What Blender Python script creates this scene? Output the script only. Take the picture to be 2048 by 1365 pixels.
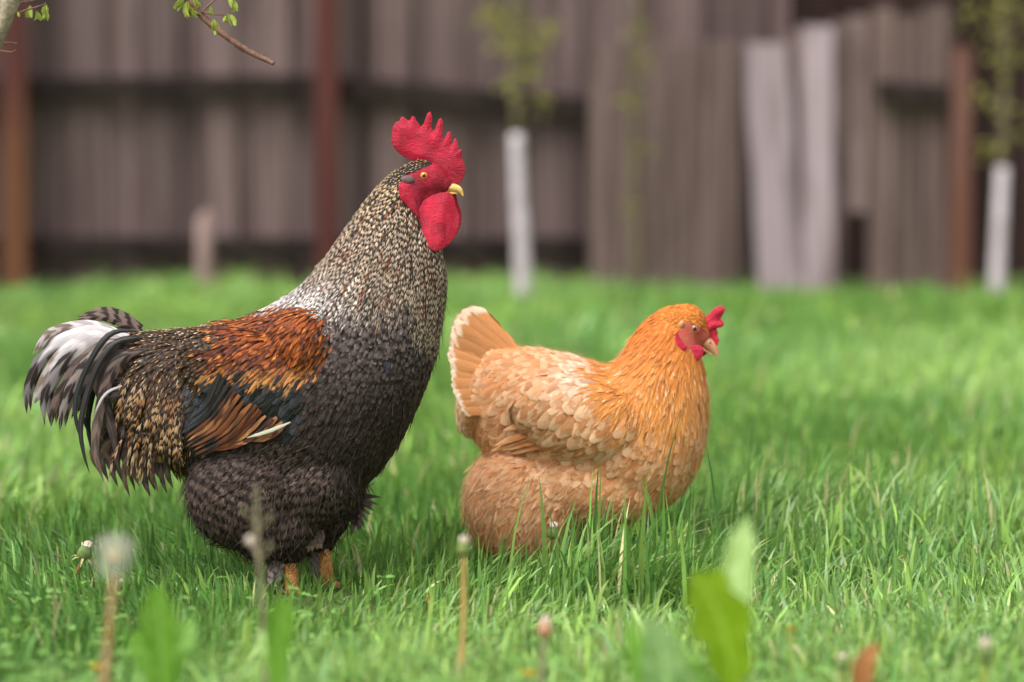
import bpy, bmesh, math, random
import numpy as np
from mathutils import Vector, Matrix, Euler
from mathutils.bvhtree import BVHTree

for o in list(bpy.data.objects):
    bpy.data.objects.remove(o, do_unlink=True)
SC = bpy.context.scene
COL = SC.collection
R = math.radians

# ------------------------------------------------------------------ camera
F = 8650.0            # focal length in pixels of the 2048 px wide photograph
CAM_H = 0.75
HORIZON = 98.0
PITCH = math.atan((682.5 - HORIZON) / F)
cd = bpy.data.cameras.new('camera')
cam = bpy.data.objects.new('camera', cd)
COL.objects.link(cam)
cam.location = (0, 0, CAM_H)
cam.rotation_euler = (math.pi / 2 - PITCH, 0, 0)
cd.sensor_width = 36.0
cd.lens = F / 2048.0 * 36.0
cd.clip_start = 0.05
cd.clip_end = 2000.0
cd.dof.use_dof = True
cd.dof.focus_distance = 6.0
cd.dof.aperture_fstop = 2.7
SC.camera = cam

# ------------------------------------------------------------------ sky and sun
SUN_EL, SUN_AZ = 58.0, -38.0      # azimuth measured from behind the camera, negative = left
w = bpy.data.worlds.new('World')
SC.world = w
w.use_nodes = True
nt = w.node_tree
nt.nodes.clear()
sky = nt.nodes.new('ShaderNodeTexSky')
sky.sky_type = 'NISHITA'
sky.sun_disc = False
sky.sun_elevation = R(SUN_EL)
sky.sun_rotation = R(180.0 - SUN_AZ)
sky.dust_density = 4.0
sky.air_density = 1.0
hs = nt.nodes.new('ShaderNodeHueSaturation')      # thin cloud: a nearly white sky
hs.inputs['Saturation'].default_value = 0.10
bg = nt.nodes.new('ShaderNodeBackground')
bg.inputs['Strength'].default_value = 0.15
wo = nt.nodes.new('ShaderNodeOutputWorld')
nt.links.new(sky.outputs[0], hs.inputs['Color'])
nt.links.new(hs.outputs[0], bg.inputs['Color'])
nt.links.new(bg.outputs[0], wo.inputs['Surface'])

sd = bpy.data.lights.new('sun', 'SUN')
sd.energy = 1.15
sd.angle = R(40.0)
sd.color = (1.0, 0.975, 0.94)
sun = bpy.data.objects.new('sun', sd)
COL.objects.link(sun)
_az = R(SUN_AZ)
_sv = Vector((math.sin(_az) * math.cos(R(SUN_EL)), -math.cos(_az) * math.cos(R(SUN_EL)), math.sin(R(SUN_EL))))
sun.rotation_euler = _sv.to_track_quat('Z', 'Y').to_euler()

vs = SC.view_settings
vs.view_transform = 'Standard'
vs.look = 'None'
vs.gamma = 1.0
vs.use_curve_mapping = False
vs.exposure = 0.78
SC.render.engine = 'CYCLES'
SC.cycles.use_denoising = True
SC.cycles.max_bounces = 6
SC.cycles.transparent_max_bounces = 8

# ------------------------------------------------------------------ helpers
rng = np.random.default_rng(7)
random.seed(7)


def at(px, py, d):
    """world point seen at photograph pixel (px, py) at distance d along +Y"""
    v = Vector(((px - 1024.0) / F, 1.0, (682.5 - py) / F))
    v.rotate(Euler((-PITCH, 0, 0)))
    v *= d / v.y
    return Vector((v.x, d, v.z + CAM_H))


def lin(r, g, b, k=1.0):
    def f(c):
        c /= 255.0
        return (c / 12.92 if c <= 0.04045 else ((c + 0.055) / 1.055) ** 2.4) * k
    return (f(r), f(g), f(b))


def gz(x, y):
    """ground height"""
    x = np.asarray(x, float); y = np.asarray(y, float)
    z = 0.012 * np.sin(1.7 * x + 0.6 * y + 0.4) + 0.010 * np.sin(2.9 * y - 1.3 * x + 1.1)
    z = z + 0.006 * np.sin(6.1 * x + 2.0) * np.sin(5.3 * y + 0.7)
    z = z + 0.05 * np.exp(-((x - 1.15) / 0.55) ** 2 - ((y - 11.6) / 0.7) ** 2)
    z = z + 0.03 * np.exp(-((x - 0.35) / 0.35) ** 2 - ((y - 11.2) / 0.6) ** 2)
    flat = np.exp(-((x + 0.32) / 0.22) ** 2 - ((y - 5.95) / 0.25) ** 2) + np.exp(-((x - 0.02) / 0.2) ** 2 - ((y - 6.35) / 0.2) ** 2)
    return z * (1 - np.clip(flat, 0, 1))


def new_empty(name, loc, rotz=0.0):
    o = bpy.data.objects.new(name, None)
    o.empty_display_size = 0.05
    o.location = loc
    o.rotation_euler = (0, 0, rotz)
    COL.objects.link(o)
    return o


def tag(o, label=None, cat=None, group=None, kind=None):
    if label: o['label'] = label
    if cat: o['category'] = cat
    if group: o['group'] = group
    if kind: o['kind'] = kind
    return o


def link(name, me, mat, parent=None, kind=None):
    o = bpy.data.objects.new(name, me)
    if mat is not None:
        me.materials.clear()
        for m in (mat if isinstance(mat, (list, tuple)) else [mat]):
            me.materials.append(m)
    COL.objects.link(o)
    if parent is not None:
        o.parent = parent
    if kind:
        o['kind'] = kind
    return o


def py_mesh(name, verts, faces, smooth=True):
    me = bpy.data.meshes.new(name)
    me.from_pydata([tuple(v) for v in verts], [], [tuple(f) for f in faces])
    if smooth:
        me.polygons.foreach_set('use_smooth', [True] * len(me.polygons))
    me.update()
    return me


def np_mesh(name, verts, loops, starts, totals, smooth=True, attrs=None):
    me = bpy.data.meshes.new(name)
    me.vertices.add(len(verts))
    me.vertices.foreach_set('co', np.ascontiguousarray(verts, np.float32).ravel())
    me.loops.add(len(loops))
    me.loops.foreach_set('vertex_index', np.ascontiguousarray(loops, np.int32))
    me.polygons.add(len(starts))
    me.polygons.foreach_set('loop_start', np.ascontiguousarray(starts, np.int32))
    me.polygons.foreach_set('loop_total', np.ascontiguousarray(totals, np.int32))
    me.polygons.foreach_set('use_smooth', np.full(len(starts), smooth))
    for nm, (typ, arr) in (attrs or {}).items():
        a = me.attributes.new(nm, typ, 'POINT')
        a.data.foreach_set('color' if typ == 'FLOAT_COLOR' else ('vector' if typ == 'FLOAT_VECTOR' else 'value'),
                           np.ascontiguousarray(arr, np.float32).ravel())
    me.update(calc_edges=True)
    me.validate()
    return me


def catmull(pts, n):
    """resample control rows to n rows"""
    p = np.asarray(pts, float)
    k = len(p)
    t = np.linspace(0, k - 1, n)
    i = np.clip(t.astype(int), 0, k - 2)
    f = (t - i)[:, None]
    g = lambda j: p[np.clip(j, 0, k - 1)]
    p0, p1, p2, p3 = g(i - 1), g(i), g(i + 1), g(i + 2)
    p0 = np.where((i == 0)[:, None], 2 * p1 - p2, p0)
    p3 = np.where((i >= k - 2)[:, None], 2 * p2 - p1, p3)
    return 0.5 * (2 * p1 + (p2 - p0) * f + (2 * p0 - 5 * p1 + 4 * p2 - p3) * f ** 2 + (3 * p1 - p0 - 3 * p2 + p3) * f ** 3)


def tube_geo(pts, radii, seg=8, n=None):
    """swept tube through points, returns verts, faces"""
    n = n or max(4, len(pts) * 3)
    q = catmull(np.column_stack([np.asarray(pts, float), np.asarray(radii, float)]), n)
    c, r = q[:, :3], np.maximum(q[:, 3], 1e-4)
    V, Fc = [], []
    tan = np.gradient(c, axis=0)
    up = np.array([0.03, 1.0, 0.05])
    for k in range(n):
        t = tan[k] / (np.linalg.norm(tan[k]) + 1e-9)
        a = np.cross(t, up)
        if np.linalg.norm(a) < 1e-3:
            a = np.cross(t, np.array([1.0, 0, 0]))
        a /= np.linalg.norm(a)
        b = np.cross(t, a)
        for s in range(seg):
            an = 2 * math.pi * s / seg
            V.append(c[k] + r[k] * (math.cos(an) * a + math.sin(an) * b))
    for k in range(n - 1):
        for s in range(seg):
            s2 = (s + 1) % seg
            Fc.append((k * seg + s, k * seg + s2, (k + 1) * seg + s2, (k + 1) * seg + s))
    V.append(c[0]); V.append(c[-1])
    for s in range(seg):
        s2 = (s + 1) % seg
        Fc.append((len(V) - 2, s2, s))
        Fc.append((len(V) - 1, (n - 1) * seg + s, (n - 1) * seg + s2))
    return V, Fc


def join_geo(parts):
    V, Fc = [], []
    for v, f in parts:
        o = len(V)
        V.extend(v)
        Fc.extend([tuple(i + o for i in q) for q in f])
    return V, Fc


def ellipsoid_geo(c, r, rot=0.0, nu=20, nv=12):
    """rot turns it in the XZ plane (radians)"""
    V, Fc = [], []
    cr, sr = math.cos(rot), math.sin(rot)
    for j in range(nv + 1):
        th = math.pi * j / nv
        for i in range(nu):
            ph = 2 * math.pi * i / nu
            x = r[0] * math.sin(th) * math.cos(ph); y = r[1] * math.sin(th) * math.sin(ph); z = r[2] * math.cos(th)
            V.append((c[0] + x * cr - z * sr, c[1] + y, c[2] + x * sr + z * cr))
    for j in range(nv):
        for i in range(nu):
            i2 = (i + 1) % nu
            Fc.append((j * nu + i, (j + 1) * nu + i, (j + 1) * nu + i2, j * nu + i2))
    return V, Fc


def remesh(name, geo, voxel, smooth_it=4, fac=0.5):
    """several overlapping closed pieces -> one continuous skin"""
    me = py_mesh('tmp', *geo)
    bm = bmesh.new(); bm.from_mesh(me)
    bmesh.ops.remove_doubles(bm, verts=bm.verts, dist=1e-6)
    bmesh.ops.recalc_face_normals(bm, faces=bm.faces)
    bm.to_mesh(me); bm.free()
    o = bpy.data.objects.new('tmp', me)
    COL.objects.link(o)
    m = o.modifiers.new('remesh', 'REMESH')
    m.mode = 'VOXEL'; m.voxel_size = voxel; m.use_smooth_shade = True
    if smooth_it:
        s = o.modifiers.new('smooth', 'SMOOTH'); s.iterations = smooth_it; s.factor = fac
    bpy.context.view_layer.update()
    dg = bpy.context.evaluated_depsgraph_get()
    out = bpy.data.meshes.new_from_object(o.evaluated_get(dg))
    out.name = name
    bpy.data.objects.remove(o, do_unlink=True)
    bpy.data.meshes.remove(me)
    return out


def in_poly(x, y, poly):
    inside = np.zeros(len(x), bool)
    n = len(poly)
    for i in range(n):
        x1, y1 = poly[i]; x2, y2 = poly[(i + 1) % n]
        c = ((y1 > y) != (y2 > y)) & (x < (x2 - x1) * (y - y1) / ((y2 - y1) + 1e-12) + x1)
        inside ^= c
    return inside


# ------------------------------------------------------------------ materials
class NB:
    """small node-building helper"""
    def __init__(self, name):
        self.m = bpy.data.materials.new(name)
        self.m.use_nodes = True
        self.t = self.m.node_tree
        self.t.nodes.clear()
        self.out = self.t.nodes.new('ShaderNodeOutputMaterial')
    def n(self, typ, **kw):
        nd = self.t.nodes.new(typ)
        for k, v in kw.items():
            setattr(nd, k, v)
        return nd
    def l(self, a, b):
        self.t.links.new(a, b)
    def val(self, nd, key, v):
        nd.inputs[key].default_value = v
    def math(self, op, a, b=None, c=None, clamp=False):
        nd = self.n('ShaderNodeMath', operation=op, use_clamp=clamp)
        for i, v in enumerate((a, b, c)):
            if v is None: continue
            if isinstance(v, (int, float)): nd.inputs[i].default_value = v
            else: self.l(v, nd.inputs[i])
        return nd.outputs[0]
    def mix(self, f, a, b, mode='MIX'):
        nd = self.n('ShaderNodeMix', data_type='RGBA', blend_type=mode)
        for i, v in ((0, f), (6, a), (7, b)):
            if isinstance(v, (int, float)): nd.inputs[i].default_value = v
            elif isinstance(v, tuple): nd.inputs[i].default_value = (*v[:3], 1.0)
            else: self.l(v, nd.inputs[i])
        return nd.outputs[2]
    def smooth(self, v, a, b):
        nd = self.n('ShaderNodeMapRange', interpolation_type='SMOOTHSTEP')
        for key, x in (('Value', v), ('From Min', a), ('From Max', b)):
            if isinstance(x, (int, float)): nd.inputs[key].default_value = x
            else: self.l(x, nd.inputs[key])
        return nd.outputs[0]
    def noise(self, scale, detail=3.0, rough=0.55, vec=None, coord='Object', stretch=None, w=None):
        tc = self.n('ShaderNodeTexCoord')
        v = vec if vec is not None else tc.outputs[coord]
        if stretch:
            mp = self.n('ShaderNodeMapping'); mp.inputs['Scale'].default_value = stretch
            self.l(v, mp.inputs['Vector']); v = mp.outputs[0]
        nd = self.n('ShaderNodeTexNoise')
        if w is not None:
            nd.noise_dimensions = '4D'
            self.l(w, nd.inputs['W'])
        self.l(v, nd.inputs['Vector'])
        nd.inputs['Scale'].default_value = scale
        nd.inputs['Detail'].default_value = detail
        nd.inputs['Roughness'].default_value = rough
        return nd.outputs['Fac']
    def ramp(self, f, stops):
        nd = self.n('ShaderNodeValToRGB')
        e = nd.color_ramp.elements
        while len(e) < len(stops): e.new(0.5)
        for k, (p, c) in enumerate(stops):
            e[k].position = p; e[k].color = (*c[:3], 1.0)
        self.l(f, nd.inputs[0])
        return nd.outputs[0]
    def scale(self, c, k):
        nd = self.n('ShaderNodeVectorMath', operation='SCALE')
        self.l(c, nd.inputs[0]); self.l(k, nd.inputs['Scale'])
        return nd.outputs[0]
    def bump(self, h, strength=0.4, dist=0.002):
        nd = self.n('ShaderNodeBump')
        nd.inputs['Strength'].default_value = strength
        nd.inputs['Distance'].default_value = dist
        self.l(h, nd.inputs['Height'])
        return nd.outputs[0]
    def pbsdf(self, color, rough=0.6, spec=0.4, normal=None, **kw):
        p = self.n('ShaderNodeBsdfPrincipled')
        if isinstance(color, tuple): p.inputs['Base Color'].default_value = (*color[:3], 1.0)
        else: self.l(color, p.inputs['Base Color'])
        if isinstance(rough, (int, float)): p.inputs['Roughness'].default_value = rough
        else: self.l(rough, p.inputs['Roughness'])
        p.inputs['Specular IOR Level'].default_value = spec
        if normal is not None: self.l(normal, p.inputs['Normal'])
        for k, v in kw.items():
            p.inputs[k.replace('_', ' ')].default_value = v
        return p
    def done(self, sh):
        self.l(sh.outputs[0], self.out.inputs['Surface'])
        return self.m


def noisy(name, c1, c2, scale=40, rough=0.6, spec=0.35, bump=0.3, bdist=0.001, stretch=None, **kw):
    b = NB(name)
    f = b.noise(scale, 4.0, 0.6, stretch=stretch)
    c = b.mix(b.smooth(f, 0.35, 0.65), c1, c2)
    f2 = b.noise(scale * 3.1, 3.0, 0.6, stretch=stretch)
    return b.done(b.pbsdf(c, rough, spec, b.bump(f2, bump, bdist), **kw))


def mat_feather(name, rough=0.5, spec=0.3, soft=False):
    b = NB(name)
    uv = b.n('ShaderNodeAttribute', attribute_name='fuv')
    sx = b.n('ShaderNodeSeparateXYZ'); b.l(uv.outputs['Vector'], sx.inputs[0])
    u, v, rnd = sx.outputs
    a1 = b.n('ShaderNodeAttribute', attribute_name='fc1')
    a2 = b.n('ShaderNodeAttribute', attribute_name='fc2')
    pr = b.n('ShaderNodeAttribute', attribute_name='fpar')
    ps = b.n('ShaderNodeSeparateXYZ'); b.l(pr.outputs['Vector'], ps.inputs[0])
    freq, tip, bar = ps.outputs
    edge = b.math('ABSOLUTE', b.math('MULTIPLY_ADD', u, 2.0, -1.0))
    # broken-up bars
    cv = b.n('ShaderNodeCombineXYZ')
    b.l(b.math('MULTIPLY', v, 9.0), cv.inputs[0]); b.l(b.math('MULTIPLY', u, 3.0), cv.inputs[1]); b.l(b.math('MULTIPLY', rnd, 91.0), cv.inputs[2])
    nz = b.noise(1.0, 2.0, 0.5, vec=cv.outputs[0])
    jit = b.math('MULTIPLY_ADD', nz, 0.16, -0.08)
    vv = b.math('ADD', v, jit)
    ph = b.math('MULTIPLY_ADD', b.math('MULTIPLY_ADD', edge, -0.10, vv), freq, a1.outputs['Alpha'])
    sn = b.math('SINE', b.math('MULTIPLY', ph, 2 * math.pi))
    mb = b.smooth(sn, -0.7, 0.7)
    tt = b.math('MULTIPLY_ADD', edge, a2.outputs['Alpha'], vv)
    mt = b.smooth(tt, tip, b.math('ADD', tip, 0.16))
    m = b.math('ADD', b.math('MULTIPLY', mt, b.math('SUBTRACT', 1.0, bar)), b.math('MULTIPLY', mb, bar), clamp=True)
    c = b.mix(m, a1.outputs['Color'], a2.outputs['Color'])
    # barbs running off the shaft
    c2 = b.n('ShaderNodeCombineXYZ')
    b.l(b.math('MULTIPLY', b.math('MULTIPLY_ADD', edge, -0.30, v), 34.0), c2.inputs[0])
    b.l(b.math('MULTIPLY', b.math('SIGN', b.math('SUBTRACT', u, 0.5)), 5.0), c2.inputs[1])
    b.l(b.math('MULTIPLY', rnd, 57.0), c2.inputs[2])
    barb = b.noise(1.0, 3.0, 0.65, vec=c2.outputs[0])
    k = b.math('MULTIPLY_ADD', barb, 0.75, 0.62)
    c = b.scale(c, k)
    shaft = b.math('SUBTRACT', 1.0, b.smooth(edge, 0.02, 0.10))
    c = b.mix(b.math('MULTIPLY', shaft, 0.12), c, (0.55, 0.45, 0.36))
    p = b.pbsdf(c, rough, spec, b.bump(barb, 0.35, 0.0008))
    tr = b.n('ShaderNodeBsdfTranslucent'); b.l(c, tr.inputs[0])
    ms = b.n('ShaderNodeMixShader'); ms.inputs[0].default_value = 0.08
    b.l(p.outputs[0], ms.inputs[1]); b.l(tr.outputs[0], ms.inputs[2])
    return b.done(ms)


def mat_blade(name, trans=0.3, rough=0.42, spec=0.45):
    b = NB(name)
    a = b.n('ShaderNodeAttribute', attribute_name='bcol')
    f = b.noise(60.0, 2.0, 0.5)
    c = b.mix(b.math('MULTIPLY', f, 0.3), a.outputs['Color'], (0.20, 0.26, 0.07))
    p = b.pbsdf(c, rough, spec)
    tr = b.n('ShaderNodeBsdfTranslucent'); b.l(c, tr.inputs[0])
    ms = b.n('ShaderNodeMixShader'); ms.inputs[0].default_value = trans
    b.l(p.outputs[0], ms.inputs[1]); b.l(tr.outputs[0], ms.inputs[2])
    return b.done(ms)


def mat_leaf(name, c1, c2, rough=0.45, trans=0.3, vein=True):
    b = NB(name)
    uv = b.n('ShaderNodeAttribute', attribute_name='fuv')
    sx = b.n('ShaderNodeSeparateXYZ'); b.l(uv.outputs['Vector'], sx.inputs[0])
    edge = b.math('ABSOLUTE', b.math('MULTIPLY_ADD', sx.outputs[0], 2.0, -1.0))
    f = b.noise(90.0, 3.0, 0.6)
    c = b.mix(b.smooth(f, 0.35, 0.68), c1, c2)
    rib = b.math('SUBTRACT', 1.0, b.smooth(edge, 0.04, 0.14))
    c = b.mix(b.math('MULTIPLY', rib, 0.5), c, tuple(min(1, x * 1.5 + 0.06) for x in c2))
    sv = b.math('SINE', b.math('MULTIPLY', b.math('MULTIPLY_ADD', edge, -0.25, sx.outputs[1]), 70.0))
    p = b.pbsdf(c, rough, 0.4, b.bump(sv, 0.25, 0.0008))
    tr = b.n('ShaderNodeBsdfTranslucent'); b.l(c, tr.inputs[0])
    ms = b.n('ShaderNodeMixShader'); ms.inputs[0].default_value = trans
    b.l(p.outputs[0], ms.inputs[1]); b.l(tr.outputs[0], ms.inputs[2])
    return b.done(ms)


def mat_wood(name, c1, c2, c3, var=0.35):
    b = NB(name)
    oi = b.n('ShaderNodeObjectInfo')
    rw = b.math('MULTIPLY', oi.outputs['Random'], 40.0)
    g = b.noise(1.0, 4.0, 0.6, stretch=(55, 55, 3.0), w=rw)
    st = b.noise(1.0, 3.0, 0.55, stretch=(9, 9, 1.6), w=rw)
    c = b.mix(b.smooth(g, 0.3, 0.7), c1, c2)
    c = b.mix(b.math('MULTIPLY', b.smooth(st, 0.42, 0.62), 0.85), c, c3)
    tone = b.math('MULTIPLY_ADD', oi.outputs['Random'], var * 2, 1.0 - var)
    c = b.scale(c, tone)
    return b.done(b.pbsdf(c, 0.8, 0.2, b.bump(g, 0.5, 0.003)))

# ================================================================== GROUND
def build_ground():
    xs = np.unique(np.concatenate([np.linspace(-400, -6, 22), np.linspace(-6, 6, 97), np.linspace(6, 400, 22)]))
    ys = np.unique(np.concatenate([np.linspace(-400, 1, 18), np.linspace(1, 17, 129), np.linspace(17, 900, 26)]))
    X, Y = np.meshgrid(xs, ys)
    near = (np.abs(X) < 6.1) & (Y > 0.9) & (Y < 17.1)
    Z = np.where(near, gz(X, Y), 0.0)
    V = np.column_stack([X.ravel(), Y.ravel(), Z.ravel()])
    nx, ny = len(xs), len(ys)
    i, j = np.meshgrid(np.arange(nx - 1), np.arange(ny - 1))
    a = (j * nx + i).ravel()
    L = np.column_stack([a, a + 1, a + nx + 1, a + nx]).ravel()
    n = len(a)
    me = np_mesh('ground', V, L, np.arange(n) * 4, np.full(n, 4))
    b = NB('soil_and_moss')
    f = b.noise(3.0, 5.0, 0.6)
    f2 = b.noise(45.0, 4.0, 0.65)
    c = b.mix(b.smooth(f, 0.3, 0.7), lin(70, 88, 44), lin(92, 118, 58))
    c = b.mix(b.math('MULTIPLY', b.smooth(f2, 0.5, 0.72), 0.6), c, lin(96, 84, 62))
    m = b.done(b.pbsdf(c, 0.9, 0.15, b.bump(f2, 0.7, 0.01)))
    o = link('ground', me, m, kind='structure')
    tag(o, 'green lawn soil under the grass', 'ground')


build_ground()

# ================================================================== FENCES
M_PLANK = mat_wood('weathered_plank', lin(107, 89, 87), lin(132, 112, 110), lin(72, 56, 53), 0.28)
M_PLANK_W = mat_wood('brown_board', lin(106, 88, 82), lin(128, 109, 104), lin(70, 54, 49), 0.26)
M_PALE = mat_wood('pale_board', lin(150, 133, 136), lin(174, 157, 162), lin(104, 88, 87), 0.12)
M_DARK = mat_wood('dark_rail', lin(40, 30, 28), lin(50, 40, 36), lin(30, 22, 20), 0.1)
M_SHED = mat_wood('darkened_plank', lin(50, 34, 31), lin(68, 46, 42), lin(34, 24, 22), 0.25)  # red-brown wood, darkened further: shade of the gap put into the colour


def mat_rust(name, top, low, z0, z1):
    b = NB(name)
    tc = b.n('ShaderNodeTexCoord')
    sz = b.n('ShaderNodeSeparateXYZ'); b.l(tc.outputs['Object'], sz.inputs[0])
    f = b.noise(9.0, 5.0, 0.65)
    h = b.math('MULTIPLY_ADD', b.math('SUBTRACT', f, 0.5), 0.5, sz.outputs[2])
    c = b.mix(b.smooth(h, z0, z1), low, top)
    f2 = b.noise(60.0, 4.0, 0.65)
    c = b.mix(b.math('MULTIPLY', b.smooth(f2, 0.5, 0.75), 0.45), c, lin(70, 38, 28))
    return b.done(b.pbsdf(c, 0.7, 0.3, b.bump(f2, 0.4, 0.002)))


M_POST_A = mat_rust('rusty_red_paint', lin(80, 40, 35), lin(100, 62, 38), 0.35, 0.75)
M_POST_B = mat_rust('red_oxide_paint', lin(84, 42, 37), lin(76, 36, 32), 0.1, 0.6)
M_POST_C = mat_rust('faded_rust_paint', lin(112, 78, 68), lin(104, 66, 52), 0.2, 0.6)


def plank_mesh(wd, ht, th, seed, pointed=0.0):
    """one sawn board: uneven edges, slightly cupped, chamfered top; base at origin"""
    r = random.Random(seed)
    nz = 5
    V, Fc = [], []
    for k in range(nz):
        z = ht * k / (nz - 1)
        a, c = r.uniform(-.04, .04) * wd, r.uniform(-.04, .04) * wd
        z1 = z - (pointed * wd * r.uniform(0, 1) if k == nz - 1 else 0)
        z2 = z - (pointed * wd * r.uniform(0, 1) if k == nz - 1 else 0)
        b = r.uniform(-.15, .15) * th
        V += [(-wd / 2 + a, -th / 2 + b, z1), (wd / 2 + c, -th / 2 + b, z2), (wd / 2 + c, th / 2 + b, z2), (-wd / 2 + a, th / 2 + b, z1)]
    for k in range(nz - 1):
        for s in range(4):
            s2 = (s + 1) % 4
            Fc.append((k * 4 + s, k * 4 + s2, (k + 1) * 4 + s2, (k + 1) * 4 + s))
    Fc.append((3, 2, 1, 0)); e = (nz - 1) * 4
    Fc.append((e, e + 1, e + 2, e + 3))
    return py_mesh('plank', V, Fc, smooth=False)


def px_x(px, d):
    return (px - 1024.0) / F * d


def px_z(py, d):
    return at(1024, py, d).z


def beam(name, parent, p, q, hh, th, mat):
    """squared rail from p to q (world), height hh, thickness th; child of parent"""
    p, q = Vector(p) - parent.location, Vector(q) - parent.location
    n = 7
    V, Fc = [], []
    r = random.Random(hash(name) % 97 + int(p.x * 100))
    for k in range(n):
        c = p.lerp(q, k / (n - 1))
        dz = r.uniform(-.04, .04) * hh
        V += [(c.x, c.y - th / 2, c.z - hh / 2 + dz), (c.x, c.y - th / 2, c.z + hh / 2 + dz), (c.x, c.y + th / 2, c.z + hh / 2 + dz), (c.x, c.y + th / 2, c.z - hh / 2 + dz)]
    for k in range(n - 1):
        for s in range(4):
            s2 = (s + 1) % 4
            Fc.append((k * 4 + s, k * 4 + s2, (k + 1) * 4 + s2, (k + 1) * 4 + s))
    Fc.append((3, 2, 1, 0)); e = (n - 1) * 4
    Fc.append((e, e + 1, e + 2, e + 3))
    return link(name, py_mesh(name, V, Fc, False), mat, parent)


def post(parent, px, d, wd, top, mat, name='post'):
    """square hollow steel post with a flat cap plate"""
    x = px_x(px, d)
    h = wd / 2
    V, Fc = [], []
    c = h * 0.8
    ring = [(-h, -c), (-c, -h), (c, -h), (h, -c), (h, c), (c, h), (-c, h), (-h, c)]
    zs = [(-0.05, 1.0), (top, 1.0), (top, 1.12), (top + 0.012, 1.12)]
    for z, k in zs:
        V += [(a * k, b * k, z) for a, b in ring]
    for k in range(len(zs) - 1):
        for s in range(8):
            s2 = (s + 1) % 8
            Fc.append((k * 8 + s, k * 8 + s2, (k + 1) * 8 + s2, (k + 1) * 8 + s))
    Fc.append(tuple(range((len(zs) - 1) * 8, len(zs) * 8)))
    o = link(name, py_mesh(name, V, Fc, False), mat, parent)
    o.location = Vector((x, d, 0)) - parent.location
    return o


DF = 13.6
# tall plank fence along the back
fence = new_empty('plank_fence', (px_x(600, DF), DF, 0))
tag(fence, 'tall weathered grey plank fence with dark rails and rust-red posts', 'fence')
variants = [plank_mesh(1.0, 1.75, 0.022, 100 + k, 0.02) for k in range(6)]
x, k = px_x(-1500, DF), 0
xe = px_x(1545, DF)
r_ = random.Random(4)
while x < xe:
    wd = r_.uniform(0.085, 0.125)
    o = link('plank', variants[k % 6], M_PLANK, fence)
    o.scale = (wd, 1, r_.uniform(0.98, 1.02))
    o.location = (x + wd / 2 - fence.location.x, (.014 if k % 2 else -.014) + r_.uniform(-.003, .003), -0.02)
    o.rotation_euler = (0, R(r_.uniform(-.35, .35)), R(r_.uniform(-1.2, 1.2)))
    x += wd - r_.uniform(0.008, 0.022)
    k += 1
DR = DF - 0.06
beam('rail', fence, (px_x(-1500, DR), DR, px_z(186, DR)), (px_x(655, DR), DR, px_z(170, DR)), 0.062, 0.05, M_DARK)
beam('rail', fence, (px_x(656, DR), DR, px_z(172, DR)), (px_x(1185, DR), DR, px_z(218, DR)), 0.066, 0.05, M_DARK)
beam('rail', fence, (px_x(-1500, DR), DR, px_z(478, DR)), (px_x(655, DR), DR, px_z(496, DR)), 0.060, 0.05, M_DARK)
beam('rail', fence, (px_x(656, DR), DR, px_z(496, DR)), (px_x(1215, DR), DR, px_z(492, DR)), 0.058, 0.05, M_DARK)
DP = DF - 0.14
post(fence, 32, DP, 0.080, 1.8, M_POST_A)
post(fence, -640, DP, 0.080, 1.8, M_POST_B)
post(fence, -1320, DP, 0.080, 1.8, M_POST_A)
post(fence, 655, DP, 0.075, 1.8, M_POST_B)
# short lower panel leaning in front of the tall fence
DB = 13.36
panel = new_empty('low_fence', (px_x(1330, DB), DB, 0))
tag(panel, 'low panel of worn brown boards patched onto the fence left of the pale boards', 'fence panel')
vb = [plank_mesh(1.0, 1.0, 0.02, 300 + k, 0.025) for k in range(4)]
x, k = px_x(1178, DB), 0
while x < px_x(1478, DB):
    wd = r_.uniform(0.07, 0.10)
    wd = min(wd, px_x(1486, DB) - x)
    o = link('board', vb[k % 4], M_PLANK_W, panel)
    ht = px_z(r_.uniform(62, 92), DB)
    o.scale = (wd, 1, ht)
    o.location = (x + wd / 2 - panel.location.x, r_.uniform(-.005, .005), -0.01)
    o.rotation_euler = (0, R(r_.uniform(-.5, .5)), 0)
    x += wd + 0.004
    k += 1
beam('batten', panel, (px_x(1180, DB), DB + 0.035, 0.2), (px_x(1484, DB), DB + 0.035, 0.2), 0.05, 0.03, M_PLANK_W)
beam('batten', panel, (px_x(1180, DB), DB + 0.035, 0.62), (px_x(1484, DB), DB + 0.035, 0.62), 0.05, 0.03, M_PLANK_W)


def lone_board(p_top, p_bot, wpx, d, mat, label, seed, wd_low=None, th=0.022):
    ht = (at(*p_top, d) - at(*p_bot, d)).length
    b = at(*p_bot, d)
    wd = wpx / F * d
    me = plank_mesh(wd, ht, th, seed, 0.22)
    o = link('leaning_board', me, mat)
    o.location = b
    t = at(*p_top, d) - b
    o.rotation_euler = (R(-1.0), math.atan2(t.x, t.z), 0)
    tag(o, label, 'board')
    return o


DL = 13.22
lone_board((1532, 76), (1562, 592), 84, DL, M_PALE, 'wide bleached pale board leaning on the fence beside the brown panel', 1)
lone_board((1634, 40), (1637, 592), 62, DL, M_PALE, 'narrow bleached pale board standing right of the wide pale one', 2)
lone_board((1590, 60), (1601, 592), 34, DL + 0.05, M_PLANK_W, 'slim brown board between the two pale boards', 3)
lone_board((1684, 36), (1666, 592), 34, DL + 0.05, M_PLANK, 'grey board between narrow pale board and the dark gap', 6)
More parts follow.
